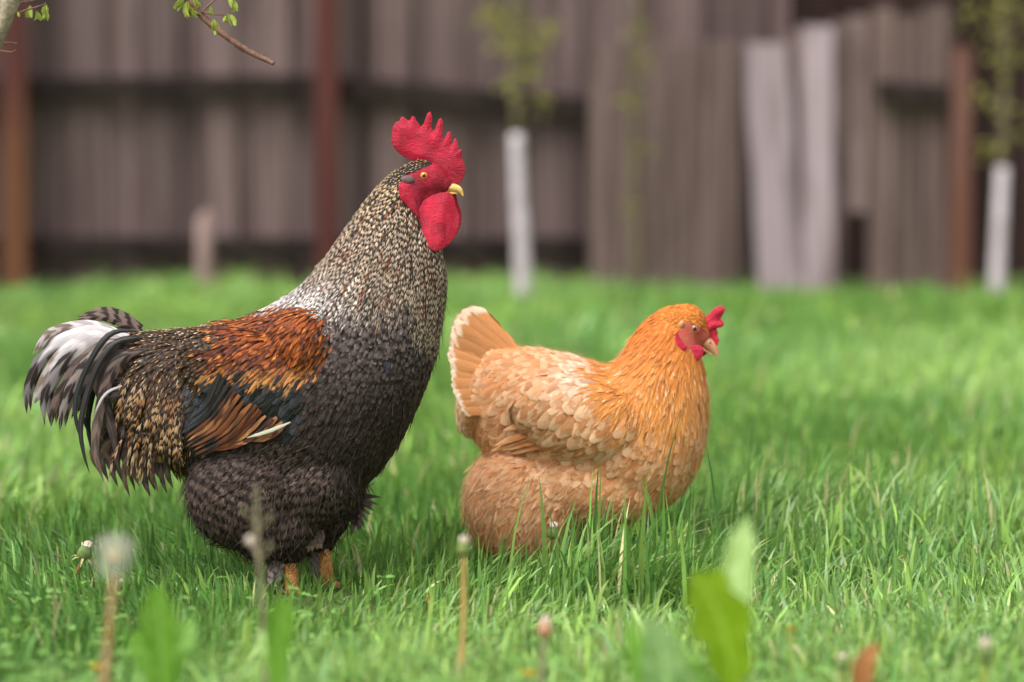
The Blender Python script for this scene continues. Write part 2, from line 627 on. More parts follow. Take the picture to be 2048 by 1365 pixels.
# gate of brown boards on the right
DG = 13.3
gate = new_empty('board_gate', (px_x(1820, DG), DG, 0))
tag(gate, 'old grey-brown board gate with a short dark rail at the right end of the fence', 'gate')
x, k = px_x(1738, DG), 0
while x < px_x(1896, DG):
    wd = min(r_.uniform(0.066, 0.09), px_x(1900, DG) - x)
    o = link('board', vb[(k + 1) % 4], M_PLANK_W, gate)
    ht = px_z(r_.uniform(-10, 26), DG)
    o.scale = (wd, 1, ht)
    o.location = (x + wd / 2 - gate.location.x, r_.uniform(-.004, .004), -0.01)
    x += wd + 0.004
    k += 1
o = link('board', plank_mesh(0.055, 0.75, 0.02, 77, 0.1), M_PLANK, gate)      # short board hung above the hole
o.location = (px_x(1715, DG) - gate.location.x, 0, px_z(425, DG))
o.scale = (1, 1, (px_z(30, DG) - px_z(425, DG)) / 0.75)
beam('rail', gate, (px_x(1752, DG), DG - 0.05, px_z(180, DG)), (px_x(1893, DG), DG - 0.05, px_z(192, DG)), 0.062, 0.05, M_DARK)
beam('rail', gate, (px_x(1690, DG), DG + 0.04, px_z(120, DG)), (px_x(1893, DG), DG + 0.04, px_z(120, DG)), 0.05, 0.03, M_DARK)
post(gate, 1922, DG - 0.06, 0.062, px_z(100, DG), M_POST_C, 'gate_post')
# dark shed behind the gate
DS = 14.5
shed = new_empty('shed', (px_x(1950, DS), DS, 0))
tag(shed, 'dark reddish plank shed behind the gate', 'shed')
x, k = px_x(1500, DS), 0
vs_ = [plank_mesh(1.0, 2.1, 0.024, 500 + k, 0.0) for k in range(4)]
while x < px_x(2650, DS):
    wd = r_.uniform(0.10, 0.15)
    o = link('plank', vs_[k % 4], M_SHED, shed)
    o.scale = (wd, 1, 1)
    o.location = (x + wd / 2 - shed.location.x, r_.uniform(-.004, .004), -0.02)
    x += wd + 0.005
    k += 1
V = []
xa, xb = px_x(1490, DS) - shed.location.x, px_x(2660, DS) - shed.location.x
rf = [(xa, -0.35, 1.98), (xb, -0.35, 1.98), (xb, 1.7, 2.6), (xa, 1.7, 2.6)]
V = rf + [(a, b, c + 0.05) for a, b, c in rf]
link('roof', py_mesh('roof', V, [(0, 3, 2, 1), (4, 5, 6, 7), (0, 1, 5, 4), (1, 2, 6, 5), (2, 3, 7, 6), (3, 0, 4, 7)], False), M_DARK, shed)
V = [(xa, 0.03, -.02), (xb, 0.03, -.02), (xb, 1.5, -.02), (xa, 1.5, -.02), (xa, 0.03, 2.05), (xb, 0.03, 2.05), (xb, 1.5, 2.5), (xa, 1.5, 2.5)]
link('wall', py_mesh('wall', V, [(0, 1, 5, 4), (1, 2, 6, 5), (2, 3, 7, 6), (3, 0, 4, 7)], False), M_SHED, shed)
# low stake
DK = 13.0
sb = at(410, 600, DK); sb.z = float(gz(sb.x, DK)) - 0.02
stake_h = at(410, 425, DK).z - sb.z
V, Fc = [], []
for z, k in ((0, 1.0), (stake_h * .5, 1.02), (stake_h * .93, 0.95), (stake_h, 0.6)):
    for s in range(8):
        a = 2 * math.pi * s / 8 + 0.2
        V.append((0.026 * k * math.cos(a), 0.025 * k * math.sin(a), z + (0.012 * math.cos(a) if z > stake_h * .9 else 0)))
for k in range(3):
    for s in range(8):
        Fc.append((k * 8 + s, k * 8 + (s + 1) % 8, k * 8 + 8 + (s + 1) % 8, k * 8 + 8 + s))
Fc.append(tuple(range(24, 32)))
o = link('stake', py_mesh('stake', V, Fc), mat_wood('pale_stake_wood', lin(140, 116, 110), lin(160, 136, 130), lin(118, 94, 88), 0.05))
o.location = sb
tag(o, 'short pale wooden stake in the grass before the fence', 'stake')

# ================================================================== TREES
M_BARK = noisy('young_bark', lin(98, 88, 66), lin(122, 112, 84), 60, 0.8, 0.2, 0.6, 0.002, stretch=(1, 1, 0.4))
M_LIME = noisy('whitewash', lin(214, 203, 209), lin(176, 163, 165), 26, 0.85, 0.2, 0.4, 0.002)
M_YOUNG = mat_leaf('young_leaf', lin(150, 150, 66), lin(172, 170, 84), 0.5, 0.4)


def leaf_arrays(base, dirs, nrm, L, W, fold=0.25, rows=4):
    """many small leaf blades as numpy: returns verts, loops, starts, totals, fuv"""
    N = len(base)
    dirs = dirs / np.linalg.norm(dirs, axis=1, keepdims=True)
    side = np.cross(dirs, nrm); side /= np.linalg.norm(side, axis=1, keepdims=True) + 1e-9
    nn = np.cross(side, dirs)
    vs_ = np.linspace(0, 1, rows)
    wv = np.sin(np.pi * np.clip(vs_ * 0.9 + 0.06, 0, 1)) ** 0.75
    us = np.array([-1, 0, 1.0])
    P = np.zeros((N, rows, 3, 3)); UV = np.zeros((N, rows, 3, 3))
    for r in range(rows):
        for c in range(3):
            P[:, r, c] = base + dirs * (L * vs_[r])[:, None] + side * (W * 0.5 * wv[r] * us[c])[:, None] + nn * ((np.abs(us[c]) * fold * W * wv[r]) - 0.25 * L * vs_[r] ** 2)[:, None]
            UV[:, r, c] = ((us[c] + 1) / 2, vs_[r], 0)
    q = []
    for r in range(rows - 1):
        for c in range(2):
            q.append((r * 3 + c, r * 3 + c + 1, r * 3 + c + 4, r * 3 + c + 3))
    q = np.array(q)
    L_ = (np.arange(N)[:, None, None] * rows * 3 + q[None]).reshape(-1)
    nf = N * len(q)
    return P.reshape(-1, 3), L_, np.arange(nf) * 4, np.full(nf, 4), UV.reshape(-1, 3)


def leaf_mesh(name, *args, **kw):
    v, l, s, t, uv = leaf_arrays(*args, **kw)
    return np_mesh(name, v, l, s, t, True, {'fuv': ('FLOAT_VECTOR', uv)})


def sapling(px, py_base, d, lime_py, rad, label, clusters, name, lean=0.0, top=1.9, white=True, seed=1, dens=26):
    b = at(px, py_base, d)
    zb = float(gz(b.x, d)) - 0.02
    root = new_empty(name, (b.x, d, zb))
    tag(root, label, 'tree')
    zl = px_z(lime_py, d) - zb
    r = random.Random(seed)
    sway = lambda z: (lean * z + 0.012 * math.sin(4.1 * z + seed), 0.02 * math.sin(2.3 * z + seed))
    zs = np.linspace(0, zl, 6)
    if white:
        V, Fc = tube_geo([(*sway(z), z) for z in zs], [rad * (1.12 - 0.22 * z / zl) for z in zs], 12, 22)
        link('whitewashed_trunk', py_mesh('whitewashed_trunk', V, Fc), M_LIME, root)
        z0 = zl
    else:
        z0 = 0
    zs = np.linspace(z0, top, 7)
    V, Fc = tube_geo([(*sway(z), z) for z in zs], [rad * (0.62 if white else 0.9) * (1 - 0.65 * (z - z0) / (top - z0)) for z in zs], 10, 24)
    link('trunk', py_mesh('trunk', V, Fc), M_BARK, root)
    B, D, br = [], [], []
    for (cpx, cpy, cr, n) in clusters:
        c = at(cpx, cpy, d); c = Vector((c.x - b.x, r.uniform(-.05, .05), c.z - zb))
        zt = max(z0 * 0.98, c.z - abs(c.x) * 1.1 - 0.03)
        br.append(tube_geo([(*sway(zt), zt), (c.x * .5, c.y * .5, (zt + c.z) / 2), tuple(c)], [rad * .22, rad * .16, rad * .06], 6, 8))
        rr = cr / F * d
        for k in range(n):
            v = Vector((r.gauss(0, 1), r.gauss(0, 1), r.gauss(0, 1))).normalized() * rr * r.random() ** .5
            B.append(tuple(c + v)); D.append((v.x + r.uniform(-.02, .02), v.y + r.uniform(-.02, .02), v.z * .5 + r.uniform(-.03, .02)))
    for z in np.arange(px_z(-40, d) - zb, top, 0.16):       # crown above the picture
        for s in (-1, 1):
            a = r.uniform(0, 6.28); ln = r.uniform(.12, .3)
            e = Vector((math.cos(a) * ln, math.sin(a) * ln, z + ln * 0.8))
            br.append(tube_geo([(*sway(z), z), ((e.x) * .5, e.y * .5, z + ln * .25), tuple(e)], [rad * .24, rad * .17, rad * .06], 6, 8))
            for k in range(dens):
                t = r.uniform(.3, 1.05)
                p = Vector((e.x * t, e.y * t, z + (e.z - z) * t))
                v = Vector((r.gauss(0, 1), r.gauss(0, 1), r.gauss(0, 1))).normalized()
                B.append(tuple(p + v * 0.02)); D.append(tuple(v))
    V, Fc = join_geo(br)
    link('branches', py_mesh('branches', V, Fc), M_BARK, root, 'stuff')
    B, D = np.array(B), np.array(D)
    N = len(B)
    nr = rng.normal(size=(N, 3)); nr[:, 2] += 1
    link('foliage', leaf_mesh('foliage', B, D, nr, rng.uniform(.022, .04, N), rng.uniform(.014, .024, N)), M_YOUNG, root, 'stuff')
    return root


sapling(1040, 612, 12.67, 268, 0.0225, 'whitewashed young tree standing between rooster and hen',
        [(990, 40, 34, 18), (1040, 62, 36, 18), (1085, 66, 34, 24), (1056, 130, 36, 22), (1026, 165, 26, 9), (1076, 205, 20, 9), (1010, 90, 25, 8), (970, 25, 26, 8)],
        'young_tree', seed=2)
sapling(1999, 590, 13.0, 335, 0.0215, 'whitewashed young tree at the right edge before the dark shed',
        [(1990, 60, 55, 12), (2030, 100, 45, 12), (1985, 190, 42, 9), (2020, 250, 38, 8), (1990, 300, 25, 6), (1950, 20, 44, 9), (2045, 30, 44, 10)],
        'young_tree', seed=5)
sapling(1272, 590, 13.05, 300, 0.017, 'thin grey sapling against the brown board panel behind the hen',
        [(1262, 200, 24, 10), (1285, 300, 20, 7), (1265, 420, 18, 6), (1280, 120, 24, 8), (1268, 60, 26, 9)],
        'sapling', white=False, seed=9, dens=8)

# the near tree whose trunk and drooping branch cut the top left corner
def near_tree():
    d = 6.15
    def q(px, py, dd=0.0):
        return at(px, py, d + dd)
    base = q(-260, 1150); base.z = float(gz(base.x, d)) - 0.02
    root = new_empty('fruit_tree', base)
    tag(root, 'leaning fruit tree with budding twigs in the top left corner', 'tree')
    loc = lambda p: tuple(p - base)
    pts = [base, q(-190, 800), q(-110, 420), q(-52, 200), q(-18, 92), (q(22, 0)), q(58, -110), q(120, -330), q(150, -620)]
    V, Fc = tube_geo([loc(p) for p in pts], [.03, .026, .020, .0165, .0148, .0138, .013, .011, .006], 14, 60)
    link('trunk', py_mesh('trunk', V, Fc), noisy('mottled_bark', lin(128, 116, 96), lin(166, 154, 132), 85, 0.75, 0.25, 0.7, 0.002), root)
    mt = noisy('twig_bark', lin(96, 68, 56), lin(130, 96, 80), 120, 0.6, 0.3, 0.5, 0.001)
    # drooping branch
    bp = [(82, -190), (170, -190), (290, -105), (372, -8), (410, 38), (455, 75), (497, 103), (530, 119), (548, 128)]
    br = [loc(q(*p, -0.03 * k / 8)) for k, p in enumerate(bp)]
    V, Fc = tube_geo(br, [.008, .0072, .0062, .0052, .0048, .0044, .0041, .0038, .0030], 10, 60)
    bo = link('branch', py_mesh('branch', V, Fc), mt, root)
    def twig(ps, r0, r1=None, dd=-0.02):
        r1 = r1 or r0 * .6
        V, Fc = tube_geo([loc(q(*p, dd)) for p in ps], list(np.linspace(r0, r1, len(ps))), 7, 14)
        return link('twig', py_mesh('twig', V, Fc), mt, root)
    twig([(403, 26), (418, 10), (432, -6), (455, -60)], .0018)
    twig([(406, 24), (425, 29), (455, 30)], .0014, .0009)
    twig([(470, 92), (480, 100), (487, 104)], .0020, .0018)
    twig([(524, 118), (527, 111), (528, 108)], .0022, .0014)
    twig([(8, 42), (22, 33), (48, 22), (82, 12), (92, 6)], .0022, .0009, 0.0)
    twig([(-40, 30), (20, 8), (60, 2), (110, -12)], .0012, .0007, 0.12)
    twig([(-60, 82), (0, 86), (22, 86), (35, 88)], .0013, .0009, 0.05)
    twig([(-60, 96), (0, 102), (20, 105), (27, 104), (31, 100)], .0014, .0011, 0.05)
    # opening buds
    ml = mat_leaf('bud_leaf', lin(150, 165, 62), lin(186, 196, 98), 0.5, 0.35)
    r = random.Random(3)
    buds = [(92, 10, 0, 17, -0.1), (90, 22, 0, 15, .1), (73, 22, 0, 16, .2), (60, 12, .1, 18, -.2), (36, 24, 0, 8, 0), (374, 4, 0, 22, -.2), (382, 14, 0, 18, .2), (366, 0, 0, 18, -.7),
            (427, 40, 0, 22, .1), (421, 14, 0, 12, .2), (460, 30, 0, 18, .3), (456, 28, 0, 14, -.3), (468, 2, 0, 16, .2), (461, -6, 0, 16, .3), (388, -4, 0, 16, .6)]
    for (bx, by, dd, ln, an) in buds:
        P_, D_ = [], []
        for s in range(4):
            P_.append(loc(q(bx, by, -0.02 + dd)))
            D_.append((math.sin(an) + r.uniform(-.4, .4), r.uniform(-.5, .5), -math.cos(an) + r.uniform(-.25, .25)))
        n = len(P_)
        sc = ln / F * d
        nr = rng.normal(size=(n, 3)) + np.array([0, -1.2, 0.3])
        link('bud', leaf_mesh('bud', np.array(P_), np.array(D_), nr, np.full(n, sc * 1.35), np.full(n, sc * .62), fold=.3), ml, root)
    return root


near_tree()

# ================================================================== BIRDS
ROWS, COLS = 5, 3
SHAPES = {'hackle': (.45, .85, 1.0, .80, .10), 'scale': (.55, .92, 1.0, .95, .42), 'strand': (.6, 1.0, .9, .6, .1), 'round': (.5, .88, 1.0, 1.0, .55)}
M_FEATHER = mat_feather('feather', 0.55, 0.16)
M_GLOSS = mat_feather('glossy_feather', 0.38, 0.35)


def jitter(c, n, amt, sat=0.0):
    c = np.asarray(c, float)
    if c.ndim == 1: c = np.tile(c, (n, 1))
    k = np.exp(rng.normal(0, amt, (n, 1)))
    return c * k


class Bird:
    def __init__(s, name, px0, py0, d):
        s.px0, s.py0, s.d = px0, py0, d
        s.s = d / F
        p = at(px0, py0, d)
        s.root = new_empty(name, (p.x, d, float(gz(p.x, d))))
        s.guides = None

    def L(s, px, py, y=0.0):
        return ((px - s.px0) * s.s, y * s.s, (s.py0 - py) * s.s)

    def to_px(s, P):
        return s.px0 + P[:, 0] / s.s, s.py0 - P[:, 2] / s.s

    def loft(s, rows, n=44, seg=32, shrink=8.0, power=2.15):
        """rows: top x, top y, bottom x, bottom y, half depth, depth centre (px)"""
        q = catmull(rows, n)
        V, Fc = [], []
        for tx, ty, bx, by, hd, yc in q:
            cx, cy = (tx + bx) / 2, (ty + by) / 2
            ax, ay = (tx - bx) / 2, (ty - by) / 2
            ln = math.hypot(ax, ay); k = max(ln - shrink, 2) / ln
            ax *= k; ay *= k; hd = max(hd - shrink, 2)
            for i in range(seg):
                a = 2 * math.pi * i / seg
                ca, sa = math.cos(a), math.sin(a)
                ca = math.copysign(abs(ca) ** (2 / power), ca); sa = math.copysign(abs(sa) ** (2 / power), sa)
                V.append(s.L(cx + ax * ca, cy + ay * ca, yc + hd * sa))
        for k in range(n - 1):
            for i in range(seg):
                i2 = (i + 1) % seg
                Fc.append((k * seg + i, k * seg + i2, (k + 1) * seg + i2, (k + 1) * seg + i))
        for k, rev in ((0, True), (n - 1, False)):
            c = np.mean(np.array(V[k * seg:(k + 1) * seg]), axis=0)
            V.append(tuple(c))
            for i in range(seg):
                i2 = (i + 1) % seg
                Fc.append((len(V) - 1, k * seg + (i2 if rev else i), k * seg + (i if rev else i2)))
        return V, Fc

    def ell(s, cx, cy, yc, rx, rz, rd, rot=0.0):
        return ellipsoid_geo(s.L(cx, cy, yc), (rx * s.s, rd * s.s, rz * s.s), R(-rot), 24, 16)

    def set_body(s, geo, voxel, mats, face_poly=None, it=5):
        me = remesh('body', geo, voxel, it)
        s.body = link('body', me, mats, s.root)
        n = len(me.vertices)
        co = np.zeros(n * 3, np.float32); me.vertices.foreach_get('co', co)
        s.co = co.reshape(-1, 3)
        me.calc_loop_triangles()
        t = np.zeros(len(me.loop_triangles) * 3, np.int32); me.loop_triangles.foreach_get('vertices', t)
        s.tri = t.reshape(-1, 3)
        s.bvh = BVHTree.FromPolygons([tuple(v) for v in s.co.tolist()], [tuple(v) for v in s.tri.tolist()])
        if face_poly is not None:
            c = np.zeros(len(me.polygons) * 3, np.float32); me.polygons.foreach_get('center', c)
            x, y = s.to_px(c.reshape(-1, 3))
            mi = in_poly(x, y, face_poly).astype(np.int32)
            me.polygons.foreach_set('material_index', mi)
        e1, e2 = s.co[s.tri[:, 1]] - s.co[s.tri[:, 0]], s.co[s.tri[:, 2]] - s.co[s.tri[:, 0]]
        cr = np.cross(e1, e2)
        s.area = np.linalg.norm(cr, axis=1) / 2
        s.tn = cr / (2 * s.area[:, None] + 1e-12)
        return s.body

    def surf(s, px, py, side=-1):
        """depth (px) of the body's skin at a photo pixel, near side"""
        p = s.L(px, py)
        h = s.bvh.ray_cast(Vector((p[0], side * 1.0, p[2])), Vector((0, -side, 0)))
        return None if h[0] is None else h[0].y / s.s

    def direction(s, x, y):
        g = s.guides
        w = 1.0 / ((x[:, None] - g[None, :, 0]) ** 2 + (y[:, None] - g[None, :, 1]) ** 2 + 60.0) ** 1.6
        dx = (w * g[None, :, 2]).sum(1); dy = (w * g[None, :, 3]).sum(1)
        n = np.hypot(dx, dy) + 1e-9
        return np.column_stack([dx / n, np.zeros_like(dx), -dy / n])

    def candidates(s, n):
        f = rng.choice(len(s.tri), n, p=s.area / s.area.sum())
        a, b = rng.random(n), rng.random(n)
        k = a + b > 1; a[k] = 1 - a[k]; b[k] = 1 - b[k]
        t = s.tri[f]
        P = s.co[t[:, 0]] * (1 - a - b)[:, None] + s.co[t[:, 1]] * a[:, None] + s.co[t[:, 2]] * b[:, None]
        return P, s.tn[f]

    def poisson(s, P, r):
        g = {}
        keep = []
        r2 = r * r
        Q = np.floor(P / r).astype(int).tolist()
        PL = P.tolist()
        nb = [(i, j, k) for i in (-1, 0, 1) for j in (-1, 0, 1) for k in (-1, 0, 1)]
        for idx in range(len(PL)):
            x, y, z = PL[idx]; a, b, c = Q[idx]
            ok = True
            for i, j, k in nb:
                for (u, v, w_) in g.get((a + i, b + j, c + k), ()):
                    if (u - x) ** 2 + (v - y) ** 2 + (w_ - z) ** 2 < r2:
                        ok = False; break
                if not ok: break
            if ok:
                g.setdefault((a, b, c), []).append((x, y, z))
                keep.append(idx)
        return np.array(keep, int)

    def plume(s, name, P, N, reg, mat, parent=None):
        """lay one feather on the skin at each point; regions give size and colour"""
        n = len(P)
        x, y = s.to_px(P)
        D = s.direction(x, y)
        ang = rng.normal(0, reg.get('jit', 0.10), n)
        rot = np.column_stack([D[:, 0] * np.cos(ang) - D[:, 2] * np.sin(ang), D[:, 1], D[:, 0] * np.sin(ang) + D[:, 2] * np.cos(ang)])
        D = rot
        Lf = reg['L'] if not callable(reg['L']) else reg['L'](x, y)
        Lm = Lf * np.exp(rng.normal(0, reg.get('lj', 0.13), n)) * s.s
        Wm = reg['W'] * np.exp(rng.normal(0, 0.12, n)) * s.s
        lift = reg.get('lift', 5.0) * np.clip(rng.normal(1, 0.35, n), 0.2, 2.2) * s.s
        hug = reg.get('hug', 0.92)
        c1, c2, par, lace = reg['col'](x, y, n)
        prof = SHAPES[reg.get('shape', 'scale')]
        phase = rng.random(n)
        if 'period' in reg:
            par = par.copy(); par[:, 0] = Lm / s.s / reg['period']
            phase = reg['q'](x, y) / reg['period'] + rng.normal(0, reg.get('pj', .12), n)
        step = Lm / (ROWS - 1)
        C = np.zeros((n, ROWS, 3)); NR = np.zeros((n, ROWS, 3)); TD = np.zeros((n, ROWS, 3))
        fn = s.bvh.find_nearest
        Dl, Pl, Nl = D.tolist(), P.tolist(), N.tolist()
        stl = step.tolist()
        for i in range(n):
            p = Vector(Pl[i]); nr = Vector(Nl[i]); d = Vector(Dl[i])
            for r in range(ROWS):
                d = d - nr * d.dot(nr)
                if d.length < 1e-5: d = Vector((0, 0, -1)) - nr * (-nr.z)
                d.normalize()
                C[i, r] = p; NR[i, r] = nr; TD[i, r] = d
                if r < ROWS - 1:
                    q = p + d * stl[i]
                    h = fn(q)
                    if h[0] is not None:
                        # stay outside the skin; hug it loosely
                        off = q - h[0]
                        hh = hug if off.dot(h[1]) > 0 else 1.0
                        q = q.lerp(h[0], hh)
                        nr = (nr * (1 - hug) + h[1] * hug).normalized()
                    p = q
        side = np.cross(TD, NR)
        side /= np.linalg.norm(side, axis=2, keepdims=True) + 1e-9
        tw = rng.normal(0, reg.get('twist', 0.12), (n, 1, 1))
        side = side + NR * tw
        vv = np.linspace(0, 1, ROWS)
        us = np.linspace(-1, 1, COLS)
        V = np.zeros((n, ROWS, COLS, 3)); UV = np.zeros((n, ROWS, COLS, 3))
        rnd = rng.random(n)
        base_off = reg.get('off', 0.5) * s.s
        wj = np.exp(rng.normal(0, 0.07, (n, ROWS, COLS)))
        for r in range(ROWS):
            h = base_off + lift * (0.12 + 0.88 * vv[r] ** 1.2)
            for c in range(COLS):
                V[:, r, c] = C[:, r] + NR[:, r] * (h - 0.16 * Wm * us[c] ** 2)[:, None] + side[:, r] * (0.5 * Wm * prof[r] * us[c])[:, None] * wj[:, r, c][:, None]
                if r == ROWS - 1 and c == 1:
                    V[:, r, c] += TD[:, r] * (0.10 * Wm * rng.uniform(-.2, 1, n))[:, None]
                UV[:, r, c, 0] = (us[c] + 1) / 2; UV[:, r, c, 1] = vv[r]; UV[:, r, c, 2] = rnd
        k = ROWS * COLS
        rep = lambda a: np.repeat(a, k, axis=0)
        return dict(V=V.reshape(-1, 3), UV=UV.reshape(-1, 3), c1=rep(np.column_stack([c1, phase])), c2=rep(np.column_stack([c2, np.broadcast_to(lace, (n,))])), par=rep(par), n=n)

    def plumage(s, regions, ncand, skip=None):
        """scatter by region; each region group becomes one part made of many feathers"""
        P, N = s.candidates(ncand)
        x, y = s.to_px(P)
        xj, yj = x + rng.normal(0, 6, len(x)), y + rng.normal(0, 6, len(x))
        left = np.ones(len(P), bool)
        if skip is not None:
            left &= ~in_poly(x, y, skip)
        groups = {}
        for reg in regions:
            if reg.get('sharp'):
                m = left & (in_poly(x, y, reg['poly']) if reg.get('poly') is not None else True)
            else:
                m = left & (in_poly(xj, yj, reg['poly']) if reg.get('poly') is not None else True)
            if 'cond' in reg:
                m &= reg['cond'](P, N, x, y)
            if not reg.get('over'):
                left &= ~m
            idx = np.nonzero(m)[0]
            if len(idx) == 0: continue
            keep = idx[s.poisson(P[idx], reg['sp'] * s.s)]
            if 'max' in reg and len(keep) > reg['max']: keep = keep[:reg['max']]
            groups.setdefault((reg['name'], reg.get('gloss', False)), []).append(s.plume(reg['name'], P[keep], N[keep], reg, None))
        q = np.array([(r * COLS + c, r * COLS + c + 1, (r + 1) * COLS + c + 1, (r + 1) * COLS + c) for r in range(ROWS - 1) for c in range(COLS - 1)])
        tot = 0
        for (nm, gl), lst in groups.items():
            n = sum(a['n'] for a in lst); tot += n
            cat = lambda k: np.concatenate([a[k] for a in lst])
            Lp = (np.arange(n)[:, None, None] * ROWS * COLS + q[None]).reshape(-1)
            nf = n * len(q)
            me = np_mesh(nm, cat('V'), Lp, np.arange(nf) * 4, np.full(nf, 4), True,
                         {'fuv': ('FLOAT_VECTOR', cat('UV')), 'fc1': ('FLOAT_COLOR', cat('c1')), 'fc2': ('FLOAT_COLOR', cat('c2')), 'fpar': ('FLOAT_VECTOR', cat('par'))})
            link(nm, me, M_GLOSS if gl else M_FEATHER, s.root, 'stuff')
        print(s.root.name, 'feathers', tot)

    def quill(s, name, pts, width, c1, c2, par, lace=0.0, rows=14, cols=5, tilt=0.0, prof=None, camber=0.14, parent=None, mat=None, face=None, ragged=0.10):
        """one large feather through photo points (px, py, depth px)"""
        q = catmull([s.L(*p) for p in pts], rows)
        tan = np.gradient(q, axis=0); tan /= np.linalg.norm(tan, axis=1, keepdims=True) + 1e-9
        fv = np.array(face if face is not None else (0.0, -1.0, 0.25 + tilt)); fv /= np.linalg.norm(fv)
        V, UV = [], []
        rr = random.Random(int(pts[-1][0] * 7 + pts[-1][1] * 13))
        rnd = rr.random()
        for r in range(rows):
            v = r / (rows - 1)
            sd = np.cross(tan[r], fv); sd /= np.linalg.norm(sd) + 1e-9
            nn = np.cross(sd, tan[r])
            if prof: wv = np.interp(v, np.linspace(0, 1, len(prof)), prof)
            else: wv = min(1.0, 0.35 + 2.6 * v) * max(0.06, (1 - v ** 5)) * (1 - .25 * v)
            for c in range(cols):
                u = -1 + 2 * c / (cols - 1)
                k = wv * (1 + (rr.uniform(-ragged, ragged) if c in (0, cols - 1) else 0))
                back = tan[r] * (0.16 * abs(u) * width * s.s) * (-1 if r == rows - 1 else -0.3)
                p = q[r] + sd * (u * 0.5 * width * s.s * k) - nn * (camber * width * s.s * u * u * wv) + back
                V.append(p); UV.append(((u + 1) / 2, v, rnd))
        Fc = [(r * cols + c, r * cols + c + 1, (r + 1) * cols + c + 1, (r + 1) * cols + c) for r in range(rows - 1) for c in range(cols - 1)]
        nV = len(V)
        me = np_mesh(name, np.array(V), np.array(Fc).ravel(), np.arange(len(Fc)) * 4, np.full(len(Fc), 4), True,
                     {'fuv': ('FLOAT_VECTOR', np.array(UV)), 'fc1': ('FLOAT_COLOR', np.tile((*c1, rnd), (nV, 1))),
                      'fc2': ('FLOAT_COLOR', np.tile((*c2, lace), (nV, 1))), 'fpar': ('FLOAT_VECTOR', np.tile(par, (nV, 1)))})
        return link(name, me, mat or M_FEATHER, parent or s.root)

    def plate(s, name, outline, yc, th, mat, edge=9.0, thin=0.35, bend=None, voxel=1.05, it=5, wob=0.0, parent=None):
        """thick fleshy lappet cut to an outline (comb, wattle): rounded rim, swollen middle"""
        o2 = np.array(outline, float)
        n = len(o2)
        V = [s.L(a, b, yc - th) for a, b in o2] + [s.L(a, b, yc + th) for a, b in o2]
        Fc = [tuple(range(n)), tuple(range(2 * n - 1, n - 1, -1))] + [(i, i + n, (i + 1) % n + n, (i + 1) % n) for i in range(n)]
        me = py_mesh('tmp', V, Fc)
        bm = bmesh.new(); bm.from_mesh(me)
        bmesh.ops.triangulate(bm, faces=[f for f in bm.faces if len(f.verts) > 4])
        bm.to_mesh(me); bm.free()
        V = [tuple(v.co) for v in me.vertices]; Fc = [tuple(p.vertices) for p in me.polygons]
        bpy.data.meshes.remove(me)
        me = remesh(name, (V, Fc), voxel * s.s, it)
        co = np.zeros(len(me.vertices) * 3, np.float32); me.vertices.foreach_get('co', co); co = co.reshape(-1, 3)
        x, y = s.to_px(co)
        dmin = np.full(len(x), 1e9)
        for i in range(n):
            a, b = o2[i], o2[(i + 1) % n]
            ab = b - a; t = np.clip(((x - a[0]) * ab[0] + (y - a[1]) * ab[1]) / (ab @ ab + 1e-9), 0, 1)
            dmin = np.minimum(dmin, np.hypot(x - a[0] - t * ab[0], y - a[1] - t * ab[1]))
        k = thin + (1 - thin) * np.clip(dmin / edge, 0, 1) ** 0.7
        yy = co[:, 1] / s.s - yc
        yy = yy * k
        if wob:
            yy = yy + wob * np.sin(x * 0.09 + 0.8) * np.sin(y * 0.075 + 0.3) + wob * .3 * np.sin(x * .05 - y * .16)
        yy = yy + yc
        if bend is not None: yy = yy + bend(x, y)
        co[:, 1] = yy * s.s
        me.vertices.foreach_set('co', co.ravel())
        me.update()
        return link(name, me, mat, parent or s.root)

    def eye(s, px, py, r, mats, side=-1, push=0.45):
        d = s.surf(px, py, side)
        c = s.L(px, py, d - side * -1 * 0 + side * 0)
        c = (c[0], c[1] - side * r * s.s * (1 - push), c[2])
        rr = r * s.s
        e = link('eye', py_mesh('eye', *ellipsoid_geo(c, (rr, rr, rr))), mats[0], s.root)
        V, Fc = ellipsoid_geo((c[0] + 0.04 * rr, c[1] + side * rr * 0.62, c[2]), (rr * .52, rr * .48, rr * .52), 0, 16, 10)
        link('pupil', py_mesh('pupil', V, Fc), mats[1], e)
        ring = []
        V, Fc = [], []
        n, m = 28, 8
        for i in range(n):
            a = 2 * math.pi * i / n
            for j in range(m):
                b = 2 * math.pi * j / m
                q = rr * (1.04 + 0.2 * math.cos(b))
                V.append((c[0] + q * math.cos(a) * 1.08, c[1] + side * (rr * 0.34 + rr * .26 * math.sin(b)), c[2] + q * math.sin(a) * 0.92))
        for i in range(n):
            for j in range(m):
                Fc.append((i * m + j, ((i + 1) % n) * m + j, ((i + 1) % n) * m + (j + 1) % m, i * m + (j + 1) % m))
        link('eyelid', py_mesh('eyelid', V, Fc), mats[2], e)
        return e

    def beak(s, rows_up, rows_lo, mat, cut):
        o = link('upper_beak', py_mesh('upper_beak', *s.loft(rows_up, 18, 16, 0.0, 2.0)), mat, s.root)
        link('lower_beak', py_mesh('lower_beak', *s.loft(rows_lo, 14, 14, 0.0, 2.0)), mat, s.root)
        nx, ny, nd = cut
        for sd in (-1, 1):
            c = s.L(nx, ny, sd * nd)
            link('nostril', py_mesh('nostril', *ellipsoid_geo(c, (2.6 * s.s, 1.0 * s.s, 1.1 * s.s), R(25), 10, 6)), M_NOSTRIL, o)

